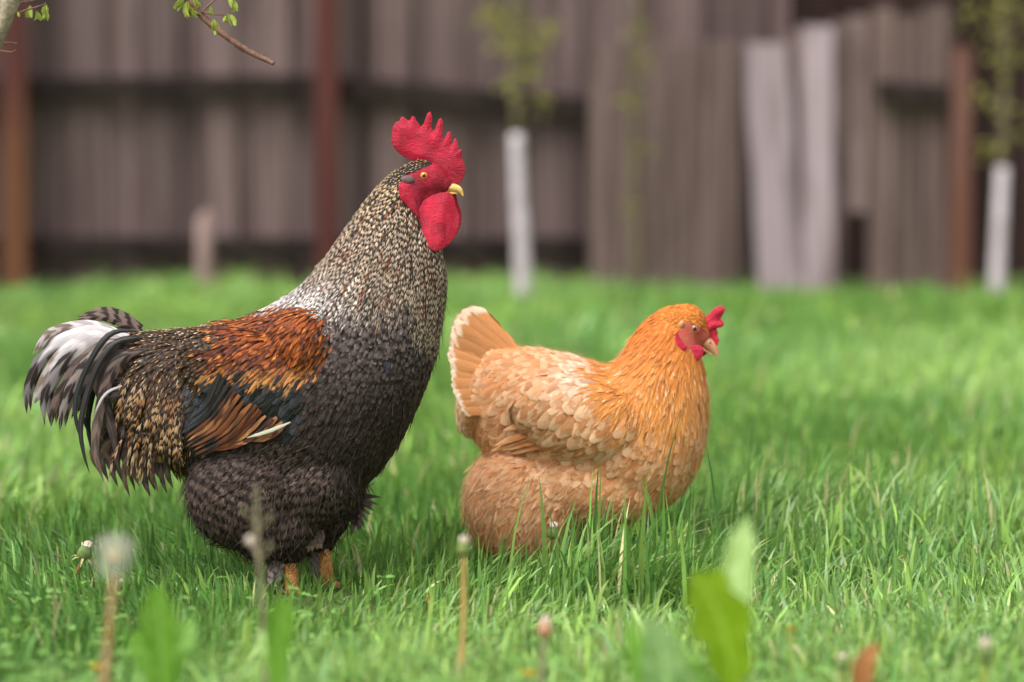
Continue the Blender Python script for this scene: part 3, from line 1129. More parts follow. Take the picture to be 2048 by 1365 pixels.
    def leg(s, pts, y, r, mat, claw, toe=58):
        """scaly shank with three front toes and a hind toe, claws as sub-parts"""
        geos = [tube_geo([s.L(a, b, y) for a, b in pts], [r * s.s * k for k in np.interp(np.linspace(0, 1, len(pts)), [0, .5, 1], [1.1, .92, 1.0])], 12, 20)]
        fx, fy = pts[-1]
        claws = []
        for ang, ln in ((-28, toe * .85), (0, toe), (28, toe * .85), (172, toe * .5)):
            ca, sa = math.cos(R(ang)), math.sin(R(ang))
            tp = [(fx, fy - 4, y), (fx + ca * ln * .4, fy - 3, y + sa * ln * .4), (fx + ca * ln * .75, fy + 1, y + sa * ln * .75), (fx + ca * ln, fy + 4, y + sa * ln)]
            geos.append(tube_geo([s.L(*p) for p in tp], [r * .62 * s.s, r * .52 * s.s, r * .45 * s.s, r * .3 * s.s], 8, 12))
            cp = [(fx + ca * ln * .97, fy + 3, y + sa * ln * .97), (fx + ca * ln * 1.12, fy + 3, y + sa * ln * 1.12), (fx + ca * ln * 1.22, fy + 8, y + sa * ln * 1.22)]
            claws.append(tube_geo([s.L(*p) for p in cp], [r * .3 * s.s, r * .2 * s.s, r * .04 * s.s], 6, 8))
        o = link('leg', py_mesh('leg', *join_geo(geos)), mat, s.root)
        for g in claws:
            link('claw', py_mesh('claw', *g), claw, o)
        return o


def mat_flesh(name, c1, c2, scale=900, sss=0.15, rough=0.5, pale=None):
    b = NB(name)
    v = b.n('ShaderNodeTexVoronoi'); tc = b.n('ShaderNodeTexCoord'); b.l(tc.outputs['Object'], v.inputs['Vector']); v.inputs['Scale'].default_value = scale
    f = b.noise(48.0, 4.0, 0.65)
    f2 = b.noise(650.0, 3.0, 0.7)
    c = b.mix(b.smooth(f, 0.35, 0.68), c1, c2)
    if pale is not None:
        c = b.mix(b.math('MULTIPLY', b.smooth(f2, 0.50, 0.70), b.math('MULTIPLY_ADD', b.smooth(f, .4, .65), .5, .12)), c, pale)
    f3 = b.noise(1.0, 3.0, 0.6, stretch=(140, 140, 420))
    h = b.math('MULTIPLY_ADD', f3, 1.1, b.math('MULTIPLY_ADD', v.outputs['Distance'], -0.4, f2))
    c = b.mix(b.math('MULTIPLY', b.smooth(f3, 0.60, 0.38), 0.34), c, tuple(x_ * .5 for x_ in c2))
    p = b.pbsdf(c, rough, 0.4, b.bump(h, 0.75, 0.0016))
    p.inputs['Subsurface Weight'].default_value = sss
    p.inputs['Subsurface Radius'].default_value = (0.006, 0.0015, 0.001)
    p.inputs['Subsurface Scale'].default_value = 0.5
    return b.done(p)


M_NOSTRIL = noisy('nostril_dark', lin(70, 40, 30), lin(50, 28, 22), 300, .8, .1)
M_RED = mat_flesh('comb_red', lin(208, 18, 58), lin(164, 6, 42), 1000, 0.12, 0.5, lin(206, 96, 116))
M_FACE = mat_flesh('face_red', lin(186, 20, 52), lin(136, 8, 36), 1000, 0.12, 0.55, lin(200, 90, 105))
M_PUPIL = NB('pupil_black'); M_PUPIL = M_PUPIL.done(M_PUPIL.pbsdf((0.004, 0.004, 0.004), 0.06, 0.8))
M_IRIS = noisy('amber_iris', lin(206, 122, 40), lin(224, 156, 66), 500, 0.12, 0.7, 0.1, 0.0003)
M_IRIS2 = noisy('straw_iris', lin(150, 112, 72), lin(172, 134, 94), 500, 0.12, 0.7, 0.1, 0.0003)
M_BEAK = noisy('horn_yellow', lin(234, 176, 70), lin(240, 204, 130), 60, 0.35, 0.45, 0.15, 0.0005)
M_BEAK2 = noisy('horn_pink', lin(206, 140, 102), lin(228, 178, 142), 60, 0.35, 0.45, 0.15, 0.0005)
M_CLAW = noisy('claw_horn', lin(190, 160, 120), lin(150, 120, 90), 90, 0.4, 0.4)


def mat_scaly(name, c1, c2, c3):
    b = NB(name)
    v = b.n('ShaderNodeTexVoronoi', feature='DISTANCE_TO_EDGE'); tc = b.n('ShaderNodeTexCoord')
    mp = b.n('ShaderNodeMapping'); mp.inputs['Scale'].default_value = (1, 1, 1.35)
    b.l(tc.outputs['Object'], mp.inputs[0]); b.l(mp.outputs[0], v.inputs['Vector']); v.inputs['Scale'].default_value = 240
    f = b.noise(110.0, 3.0, 0.6)
    c = b.mix(b.smooth(f, 0.4, 0.65), c1, c2)
    e = b.smooth(v.outputs['Distance'], 0.0, 0.14)
    c = b.mix(e, c3, c)
    return b.done(b.pbsdf(c, 0.5, 0.4, b.bump(e, 0.8, 0.001)))


M_SHANK = mat_scaly('orange_scales', lin(232, 178, 104), lin(222, 152, 88), lin(176, 104, 66))
M_SHANK2 = mat_scaly('pale_scales', lin(226, 164, 116), lin(214, 144, 100), lin(180, 110, 78))
M_SKIN_D = noisy('dark_down', lin(44, 34, 30), lin(54, 42, 37), 200, 0.9, 0.1)
M_SKIN_B = noisy('buff_down', lin(196, 126, 74), lin(208, 140, 88), 200, 0.9, 0.1)


def const(c1, c2, freq, tip, bar, j1=0.15, j2=0.15, lace=0.0):
    def f(x, y, n):
        return jitter(c1, n, j1), jitter(c2, n, j2), np.column_stack([np.full(n, freq), np.clip(rng.normal(tip, .06, n), 0, 1.2), np.full(n, bar)]), lace
    return f


def blend(w, a, b):
    w = np.clip(w, 0, 1)[:, None]
    return np.asarray(a) * (1 - w) + np.asarray(b) * w


# ------------------------------------------------------------------ rooster
def build_rooster():
    B = Bird('rooster', 585, 1187, 5.98)
    tag(B.root, 'large speckled dark rooster with red comb, orange shoulder and white-streaked tail', 'rooster')
    body = [
        (205, 690, 200, 770, 26, 0), (240, 668, 240, 850, 62, 0), (290, 662, 300, 920, 96, 0), (350, 658, 370, 960, 122, 0), (420, 650, 450, 985, 142, 0),
        (490, 634, 590, 1010, 154, 0), (545, 606, 712, 998, 156, 0), (598, 572, 792, 918, 150, 0), (650, 512, 848, 806, 134, 0),
        (690, 456, 880, 712, 116, 0), (715, 420, 897, 612, 98, 0), (738, 390, 896, 540, 82, 0), (760, 364, 878, 484, 66, 0),
        (782, 344, 862, 436, 52, 0), (806, 330, 858, 405, 42, 0)]
    geo = [B.loft(body)]
    geo += [B.ell(850, 362, 0, 50, 39, 33, 0), B.ell(885, 372, 0, 24, 19, 19, -10), B.ell(862, 392, 0, 34, 22, 22, -30)]
    for sd in (-1, 1):
        geo += [B.ell(520, 760, sd * 108, 165, 92, 54, 24), B.ell(605, 690, sd * 108, 70, 75, 50, 0)]     # folded wing
        off = 0 if sd < 0 else 70
        geo += [B.ell(500 + off, 980, sd * 66, 122, 115, 82, -30), B.ell(555 + off * .8, 1050, sd * 62, 92, 66, 60, -20), B.ell(580 + off * .7, 1090, sd * 56, 40, 36, 30, 0)]
    geo += [B.ell(470, 985, 0, 92, 100, 100, 0), B.ell(620, 965, -35, 120, 92, 100, -25), B.ell(620, 965, 35, 120, 92, 100, -25)]
    geo += [B.ell(690, 990, 60, 40, 40, 40, -30)]
    FACE = [(824, 349), (850, 338), (866, 332), (874, 316), (896, 312), (902, 345), (908, 362), (912, 395), (912, 440), (885, 460), (850, 462), (836, 432), (814, 405), (802, 380), (806, 366)]
    B.set_body(join_geo(geo), 0.0034, [M_SKIN_D, M_FACE], FACE)
    B.guides = np.array([
        (870, 325, -.9, .2), (830, 325, -1, .25), (795, 345, -.75, .65), (740, 400, -.6, .8), (690, 470, -.6, .8), (800, 430, -.25, .97), (850, 500, -.1, 1), (885, 560, -.05, 1), (760, 520, -.4, .9),
        (640, 560, -.75, .66), (700, 600, -.5, .85), (790, 600, -.2, .97), (560, 620, -.85, .5), (600, 680, -.6, .8), (520, 690, -.75, .66), (420, 665, -.97, .25), (300, 668, -.97, .25), (240, 690, -.8, .6),
        (220, 760, -.5, .85), (280, 820, -.35, .94), (360, 760, -.5, .85), (360, 900, -.1, 1), (300, 940, -.1, 1), (450, 780, -.75, .66), (540, 800, -.7, .7),
        (700, 700, -.5, .86), (850, 680, -.2, .97), (800, 800, -.4, .9), (720, 860, -.5, .86), (760, 930, -.5, .86), (640, 900, -.7, .7), (560, 920, -.75, .65), (450, 940, -.7, .7), (420, 1000, -.3, .95),
        (480, 1040, -.2, .97), (560, 1060, .1, 1), (650, 1030, .15, 1), (720, 1010, .6, .8), (600, 1000, -.2, .97)])
    K = lambda r, g, b, k=1.0: np.array(lin(r, g, b, k))
    dark = K(44, 36, 35)
    def c_hackle(x, y, n):
        cream = K(196, 166, 128); white = K(232, 223, 218); grey = K(188, 164, 142)
        w = np.exp(-((x - 610) / 100) ** 2 - ((y - 585) / 45) ** 2) * 1.5
        w = np.clip(w, 0, 1)
        c2 = blend(w, blend((430 - y) / 70 + np.clip((x - 840) / 40, 0, .8) + rng.normal(0, .4, n), grey, cream), white)
        c1 = blend(w * .4, K(42, 32, 27), K(110, 98, 92))
        red = rng.random(n) < 0.05
        c2[red] = K(150, 92, 60)
        Lr = np.interp(y, [330, 600], [18, 46])
        return jitter(c1, n, .25), jitter(c2, n, .22), np.column_stack([Lr / 14.0, rng.uniform(.5, .85, n), np.where(rng.random(n) < .85, .92, .1)]), -0.2
    def c_crown(x, y, n):
        c2 = blend((x - 835) / 45, K(200, 172, 124), K(186, 108, 52))
        return jitter(dark, n, .2), jitter(c2, n, .15), np.column_stack([np.full(n, 1.2), np.full(n, .62), np.zeros(n)]), -0.25
    def c_orange(x, y, n):
        t = rng.random(n)
        c1 = blend(t, K(166, 82, 32), K(98, 47, 29))
        c1 = blend((560 - x) / 160 + rng.normal(0, .25, n), c1, K(92, 46, 34))
        c1 = blend((y - 715) / 30, c1, K(196, 142, 84))
        c2 = np.where((rng.random(n) < 0.66)[:, None], K(60, 36, 32), K(198, 118, 50))
        return jitter(c1, n, .2), jitter(c2, n, .2), np.column_stack([np.full(n, 2.0), rng.uniform(.5, .9, n), np.full(n, 0.25)]), 0.0
    def c_saddle(x, y, n):
        tan = blend(rng.random(n), K(220, 182, 136), K(190, 136, 88))
        pl = rng.random(n) < 0.14
        tan[pl] = K(226, 204, 174)
        c1 = blend(rng.random(n) * .5, K(34, 26, 23), K(62, 40, 29))
        rear = (225 - x) / 50 + rng.normal(0, .3, n)
        tan = blend(rear, tan, K(66, 56, 54))
        return jitter(c1, n, .2), jitter(tan, n, .18), np.column_stack([np.full(n, 2.6), rng.uniform(.68, .86, n), np.full(n, .08)]), -0.2
    def c_bar(x, y, n):
        c1 = blend(rng.random(n), K(28, 26, 28), K(32, 38, 40))
        c2 = blend(rng.random(n) ** 2, K(38, 36, 38), K(50, 58, 66))
        t = np.full(n, .55)
        wsp = np.exp(-((x - 540) / 16) ** 2 - ((y - 808) / 12) ** 2) + np.exp(-((x - 584) / 8) ** 2 - ((y - 800) / 10) ** 2)
        hit = rng.random(n) < wsp * 1.1
        c2[hit] = K(226, 220, 220)
        t[hit] = .80
        return jitter(c1, n, .15), jitter(c2, n, .15), np.column_stack([np.full(n, 1.0), t, np.zeros(n)]), 0.0
    def c_breast(x, y, n):
        up = np.clip((800 - y) / 170, 0, 1)
        c2 = blend(up, K(64, 51, 46), K(126, 111, 108))
        c2 = blend((x - 850) / 25 * np.clip((700 - y) / 60, 0, 1), c2, K(176, 150, 120))
        blue = rng.random(n) < 0.012
        c2[blue] = K(64, 70, 92)
        c1 = blend(up * .5, K(35, 27, 24), K(50, 40, 38))
        return jitter(c1, n, .18), jitter(c2, n, .2), np.column_stack([np.full(n, 1.6), rng.uniform(.66, .86, n), np.full(n, .55)]), 0.0
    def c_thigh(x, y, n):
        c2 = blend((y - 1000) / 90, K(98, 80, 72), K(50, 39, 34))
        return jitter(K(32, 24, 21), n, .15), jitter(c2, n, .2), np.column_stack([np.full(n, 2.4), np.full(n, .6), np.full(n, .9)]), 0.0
    CROWN = [(770, 350), (812, 312), (850, 300), (892, 312), (893, 345), (880, 341), (850, 338), (824, 349), (806, 366), (785, 372)]
    HACK = [(835, 300), (760, 345), (690, 425), (620, 525), (555, 580), (520, 622), (590, 604), (640, 615), (665, 602), (730, 618), (790, 596), (828, 600), (848, 660), (885, 668), (914, 600), (912, 470), (880, 440), (850, 420), (830, 380), (820, 360), (812, 350)]
    ORANGE = [(470, 630), (545, 590), (668, 595), (660, 690), (645, 735), (600, 752), (550, 748), (500, 738), (425, 742), (440, 690)]
    WBAR = [(385, 850), (400, 770), (430, 738), (640, 735), (625, 800), (590, 852), (500, 850), (430, 850)]
    SADD = [(150, 640), (480, 610), (442, 690), (425, 742), (398, 775), (384, 850), (378, 930), (365, 1000), (220, 980), (150, 800)]
    THIGH = [(350, 960), (400, 915), (500, 880), (600, 862), (660, 900), (700, 985), (800, 960), (820, 1060), (640, 1150), (400, 1100)]
    regs = [
        dict(name='crown_feathers', poly=CROWN, sp=4.2, L=13, W=5.0, lift=2.0, col=c_crown, shape='hackle', sharp=True),
        dict(name='hackle_feathers', poly=HACK, sp=5.2, L=lambda x, y: np.interp(y, [330, 420, 600], [18, 36, 62]), W=5.3, lift=3.2, col=c_hackle, shape='hackle', jit=.13, sharp=True, period=13.5, q=lambda x, y: np.hypot(x - 850, y - 330), pj=.42),
        dict(name='shoulder_feathers', poly=ORANGE, sp=6.2, L=36, W=6.5, lift=4.5, col=c_orange, shape='hackle', jit=.14),
        dict(name='wing_bar_feathers', poly=WBAR, sp=13, L=38, W=20, lift=5, col=c_bar, shape='round', gloss=True),
        dict(name='saddle_feathers', poly=SADD, sp=8.2, L=lambda x, y: np.interp(y, [650, 760, 950], [28, 40, 52]), W=8.6, lift=5, col=c_saddle, shape='hackle', jit=.12, hug=.85),
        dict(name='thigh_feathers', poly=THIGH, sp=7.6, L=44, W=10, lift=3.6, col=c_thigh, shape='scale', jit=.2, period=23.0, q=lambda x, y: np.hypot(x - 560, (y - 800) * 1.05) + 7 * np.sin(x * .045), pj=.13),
        dict(name='breast_feathers', poly=None, sp=7.6, L=32, W=11.5, lift=3.4, col=c_breast, shape='scale', jit=.16, cond=lambda P, N, x, y: (y > 500) | (x > 900)),
    ]
    B.plumage(regs, 130000, FACE)
    # loose down on the thighs and belly
    down = [dict(name='thigh_down', poly=THIGH, sp=9.5, L=32, W=1.6, lift=14, col=const(K(44, 35, 33), K(80, 66, 62), 1.6, .5, .7, .2, .25), shape='strand', jit=.4, hug=.45, off=4, twist=.5),
            dict(name='breast_down', poly=[(640, 600), (915, 560), (900, 720), (740, 1000), (640, 950)], sp=20, L=22, W=1.4, lift=8, col=const(K(48, 40, 38), K(92, 80, 78), 1, .6, 0, .2, .25), shape='strand', jit=.35, hug=.5, off=4, twist=.5)]
    B.plumage(down, 50000, FACE)
    # ---- head
    comb = [(811, 317), (800, 309), (792, 300), (787, 287), (788, 275), (790, 261), (796, 250), (803, 248), (807, 240), (812, 241), (819, 247), (824, 247), (828, 239), (832, 239), (836, 247), (845, 259), (850, 255),
            (858, 233), (864, 230), (867, 238), (866, 261), (869, 268), (873, 264), (880, 245), (885, 242), (889, 250), (887, 280), (889, 286), (898, 270), (903, 268), (906, 277), (903, 294), (905, 296),
            (911, 282), (915, 283), (918, 296), (919, 304), (926, 303), (926, 322), (931, 333), (931, 350), (926, 364), (918, 370), (904, 367), (892, 360), (880, 352), (868, 340), (850, 330), (830, 326)]
    B.plate('comb', [(866 + (a - 866) * 1.02, 320 + (b - 320) * 1.03) for a, b in comb], 0, 8.5, M_RED, 16, .32, wob=1.6, voxel=.85, it=2)
    wat = [(850, 404), (866, 394), (884, 388), (902, 387), (911, 398), (915, 416), (922, 436), (921, 458), (912, 478), (900, 492), (886, 502), (872, 504), (860, 496), (850, 474), (842, 448), (841, 423)]
    B.plate('wattle', wat, -27, 7.5, M_RED, 16, .4, bend=lambda x, y: 5 * np.sin((x - 846) * .11) - np.clip(y - 395, 0, 200) * .36 * np.clip((905 - x) / 40, .25, 1), wob=1.5, it=3)
    B.plate('wattle', [(a + 4, b - 5) for a, b in wat], 24, 7.5, M_RED, 16, .4, bend=lambda x, y: -5 * np.sin((x - 846) * .11) + np.clip(y - 395, 0, 200) * .36 * np.clip((905 - x) / 40, .25, 1), wob=1.2)
    chk = [(801, 374), (812, 369), (824, 371), (831, 388), (837, 412), (842, 438), (835, 434), (818, 413), (804, 398)]
    for sd in (-1, 1):
        yk = abs(B.surf(822, 400) or -40)
        B.plate('cheek_lobe', chk, sd * (yk + 5), 6.0, M_RED, 9, .4, bend=lambda x, y, sd=sd: sd * (822 - x) * .10)
        c = B.L(819, 362, sd * (abs(B.surf(819, 362) or -35) + 0))
        link('earlobe', py_mesh('earlobe', *ellipsoid_geo(c, (13.5 * B.s, 6 * B.s, 8.5 * B.s), R(-8), 20, 12)), M_LOBE, B.root)
        B.eye(851, 354, 8.4, (M_IRIS, M_PUPIL, M_RED), sd)
    B.beak([(884, 362, 882, 382, 12, 0), (898, 369, 896, 386, 10.5, 0), (911, 371, 908, 387.5, 8.5, 0), (921, 375, 917, 389, 6, 0), (928, 383, 923, 392, 3.4, 0), (930, 396, 928, 397, .8, 0)],
           [(884, 384, 886, 394, 8, 0), (898, 386, 899, 394, 7, 0), (910, 387.5, 910, 393, 5, 0), (918, 389.5, 918, 391.5, 2, 0)], M_BEAK, (897, 374, 10.2))
    # ---- tail
    wh, dk, br, bk, gn = lin(214, 205, 207), lin(44, 35, 32), lin(116, 97, 88), lin(24, 22, 22), lin(30, 40, 38)
    T = lambda pts, w, c1, c2, par, **k: B.quill('tail_feather', pts, w, c1, c2, par, **k)
    for m in (1, -1):          # both halves of the tail
        z = 1 if m == 1 else -1
        def Y(v): return -v * z
        sh = 0 if m == 1 else 9
        T([(285, 668 - sh, Y(6)), (240, 645 - sh, Y(8)), (205, 636 - sh, Y(10)), (154, 643 - sh * .4, Y(12))], 26, dk, br, (5.0, .5, 1.0), rows=18)
        T([(250, 672 + sh, Y(14)), (190, 654 + sh, Y(18)), (136, 657 + sh, Y(22)), (94, 674 + sh, Y(26)), (68, 713, Y(30))], 24, wh, br, (5.0, .35, .55))
        T([(260, 676 + sh, Y(22)), (190, 664 + sh, Y(26)), (127, 682, Y(30)), (82, 724, Y(34)), (58, 782, Y(36)), (57, 832, Y(36))], 30, wh, dk, (4.0, .5, .2), lace=.16)
        T([(255, 680, Y(24)), (200, 672, Y(30)), (150, 690, Y(34)), (108, 735, Y(38)), (82, 785, Y(40)), (72, 815, Y(41))], 32, wh, br, (5.0, .52, .35), lace=.15)
        T([(255, 684, Y(28)), (205, 682, Y(33)), (159, 700, Y(38)), (116, 745, Y(42)), (92, 800, Y(44)), (94, 856, Y(44))], 32, lin(190, 180, 180), dk, (4.0, .34, .35))
        T([(255, 688, Y(32)), (212, 692, Y(38)), (172, 718, Y(42)), (138, 765, Y(46)), (112, 815, Y(48)), (106, 860, Y(48))], 32, br, dk, (4.5, .4, .6))
        T([(255, 690, Y(38)), (222, 694, Y(44)), (188, 722, Y(48)), (156, 760, Y(52)), (132, 815, Y(54)), (124, 868, Y(54))], 32, lin(170, 156, 150), dk, (4.5, .3, .5))
        T([(262, 690, Y(44)), (230, 700, Y(50)), (196, 740, Y(54)), (166, 790, Y(58)), (148, 840, Y(60))], 40, br, dk, (4.0, .4, .7))
        T([(278, 664, Y(50)), (236, 664, Y(56)), (205, 692, Y(62)), (176, 745, Y(66)), (158, 800, Y(68)), (160, 850, Y(70)), (176, 892, Y(70))], 14, bk, gn, (1.0, .5, .0), mat=M_GLOSS, rows=18)
        T([(280, 676, Y(58)), (238, 686, Y(64)), (206, 725, Y(70)), (182, 785, Y(74)), (168, 850, Y(76)), (174, 905, Y(78)), (187, 948, Y(78))], 15, bk, lin(40, 36, 35), (1.0, .4, .0), mat=M_GLOSS, rows=18)
        T([(300, 700, Y(70)), (252, 715, Y(76)), (222, 765, Y(82)), (205, 830, Y(86)), (198, 900, Y(88)), (216, 965, Y(86))], 26, dk, br, (7, .5, .55), rows=18)
        T([(252, 770, Y(84)), (224, 782, Y(90)), (207, 805, Y(94)), (192, 845, Y(94))], 6, lin(186, 178, 178), lin(140, 130, 126), (1, .7, 0))
        tips = [(203, 950), (222, 968), (240, 978), (265, 998), (284, 975), (306, 997), (322, 985), (340, 990), (250, 955), (296, 962), (330, 965), (352, 978), (228, 930), (268, 940)]
        rr = random.Random(11)
        for k, (tx, ty) in enumerate(tips):
            bx = 268 + (tx - 200) * .62 + rr.uniform(-8, 8); by = 790 + (tx - 200) * .45 + rr.uniform(-14, 14)
            sfy = abs(B.surf(bx, by) or -80)
            B.quill('tail_covert', [(bx, by, Y(sfy * .9 - 8)), (bx * .6 + tx * .4 - 12, (by * 2 + ty) / 3, Y(sfy * .85 - 6)), (tx - 12, by * .3 + ty * .7, Y(sfy * .78 - 6)), (tx, ty, Y(sfy * .7 - 6))], rr.uniform(16, 22), lin(36, 29, 28), (lin(84, 70, 64) if k % 3 else lin(104, 84, 68)), (4.5, .5, .55 if k % 4 else .2))
    # long speckled saddle hackles hanging over the rump, darker plumes behind them
    rr = random.Random(17)
    for sd in (-1, 1):
        for k in range(190):
            t = rr.random()
            bx = 246 + t * 130 + rr.uniform(-6, 6); by = rr.uniform(740 + 20 * t, 880)
            y0 = abs(B.surf(bx, by) or -90)
            ln = rr.uniform(60, 96); tx = bx - ln * (.34 - .26 * t) + rr.uniform(-7, 7); ty = min(by + ln, 985 - 10 * rr.random())
            y1 = abs(B.surf(tx + 10, ty - 20) or -y0 * .9)
            B.quill('saddle_hackle', [(bx, by, sd * (y0 + 1)), ((bx + tx) / 2 - 4, (by + ty) / 2, sd * (y0 + 6)), (tx, ty, sd * (min(y1, y0) + 5))], rr.uniform(5.5, 8), lin(36, 28, 25), rr.choice([lin(200, 158, 112), lin(170, 116, 74), lin(206, 174, 138), lin(104, 80, 62), lin(80, 62, 52)]),
                    (rr.uniform(3, 5), .6, .75), rows=10, cols=3, face=(0, sd, .2), prof=(.5, .9, 1, .8, .15))
        for k in range(9):
            t = k / 8
            bx, by = 290 - 20 * t, 676 + t * 110
            tx, ty = 208 + rr.uniform(-12, 26) + 12 * t, 800 + t * 130 + rr.uniform(-14, 14)
            y0 = 46 + 26 * t + rr.uniform(-6, 6)
            B.quill('tail_covert', [(bx, by, sd * y0), (bx - 52, by + 14, sd * (y0 + 6)), (tx - 8, (by + ty) / 2 + 10, sd * (y0 + 8)), (tx, ty, sd * (y0 + 4))], rr.uniform(18, 26), lin(40, 33, 31), rr.choice([lin(74, 62, 58), lin(60, 50, 46), lin(96, 80, 72)]), (5, .5, .45), face=(0, sd, .2))
    # ---- wing quills
    for sd in (-1, 1):
        tn, bn, bl = lin(176, 122, 80), lin(108, 60, 33), lin(34, 30, 30)
        rr = random.Random(5)
        NW = 17
        bs = catmull([(452, 738), (478, 768), (512, 798), (546, 822), (584, 838)], NW)
        tp = catmull([(388, 828), (378, 862), (384, 890), (400, 904), (430, 896), (486, 876)], NW)
        for k in range(NW):
            a = bs[k] + np.array([rr.uniform(-5, 5), rr.uniform(-4, 4)]); b_ = tp[k] + np.array([rr.uniform(-5, 6), rr.uniform(-5, 3)])
            y0 = abs(B.surf(*a) or -140); y1 = abs(B.surf(b_[0] + 30, b_[1] - 40) or -120)
            mx, my = (a[0] + b_[0]) / 2 + 5, (a[1] + b_[1]) / 2 + 9 + rr.uniform(-3, 3)
            c1, c2, br_ = ((bl, lin(42, 44, 50), 0.) if k < 4 else rr.choice([(bn, bl, .55), (tn, bn, .5), (bn, lin(96, 60, 40), .5), (lin(142, 90, 54), bl, .6), (lin(84, 48, 32), tn, .55), (bl, bn, .4)]))
            B.quill('wing_feather', [(a[0], a[1], sd * (y0 + 8 + k * .2)), (mx, my, sd * ((y0 + y1) / 2 + 13 - k * .3)), (b_[0], b_[1], sd * (y1 + 9 - k * .4))],
                    rr.uniform(13, 18), c1, c2, (rr.uniform(1.8, 3.2), rr.uniform(.4, .65), br_), camber=.08, face=(0, sd, .35), mat=M_GLOSS if k < 4 else M_FEATHER, ragged=.2)
        y0 = abs(B.surf(580, 838) or -150)
        B.quill('wing_feather', [(590, 836, sd * (y0 + 16)), (548, 853, sd * (y0 + 18)), (504, 867, sd * (y0 + 12))], 8, lin(184, 186, 164), lin(168, 170, 146), (1, .8, 0), face=(0, sd, .35), prof=(.3, .8, 1, .8, .2))
    # ---- legs and feathered shanks
    B.leg([(572, 1070), (582, 1120), (588, 1194)], -52, 15.5, M_SHANK, M_CLAW)
    B.leg([(632, 1062), (644, 1110), (652, 1190)], 48, 16.5, M_SHANK, M_CLAW)
    rr = random.Random(21)
    gr, pk = lin(128, 112, 112), lin(176, 150, 144)
    for k in range(10):
        t = k / 9
        B.quill('shank_feather', [(568 + rr.uniform(-4, 6), 1095 + t * 60, -62 + rr.uniform(-8, 8)), (552 - rr.uniform(0, 8), 1118 + t * 50, -68), (546 + t * 22 + rr.uniform(-10, 8), 1146 + t * 38, -66 + rr.uniform(-10, 6))], 17, gr, pk if k % 2 else lin(84, 72, 72), (3, .5, .4), rows=8, cols=3)
        B.quill('shank_feather', [(636 + rr.uniform(-4, 6), 1090 + t * 55, 36), (628 - rr.uniform(0, 6), 1110 + t * 50, 32), (626 + t * 14 + rr.uniform(-6, 6), 1132 + t * 38, 34)], 11, gr, lin(96, 82, 80), (3, .5, .4), rows=8, cols=3)
    for k in range(7):
        t = k / 6
        B.quill('shank_feather', [(612 + t * 34, 1062, -74 + 26 * t), (604 + t * 34 + rr.uniform(-4, 4), 1086, -82 + 26 * t), (590 + t * 58, 1108 - 8 * t + rr.uniform(-3, 3), -76 + 26 * t)], 22, lin(120, 98, 90), lin(164, 138, 128), (4, .55, .2), rows=9, cols=5)
    for k in range(30):
        t = k / 29
        B.quill('thigh_tuft', [(700 + rr.uniform(-10, 10), 985 + t * 60, 40), (726 + rr.uniform(-4, 6) - t * 20, 1000 + t * 58, 36), (760 - t * 50 + rr.uniform(-16, 10), 1008 + t * 74 + rr.uniform(-8, 8), 34 + rr.uniform(-24, 24))], rr.uniform(7, 13), lin(60, 49, 47), lin(118, 98, 94), (3, .5, .3), rows=8, cols=3)
    return B


M_LOBE = mat_flesh('grey_earlobe', lin(140, 116, 112), lin(112, 88, 88), 700, .05, .55)
ROO = build_rooster()

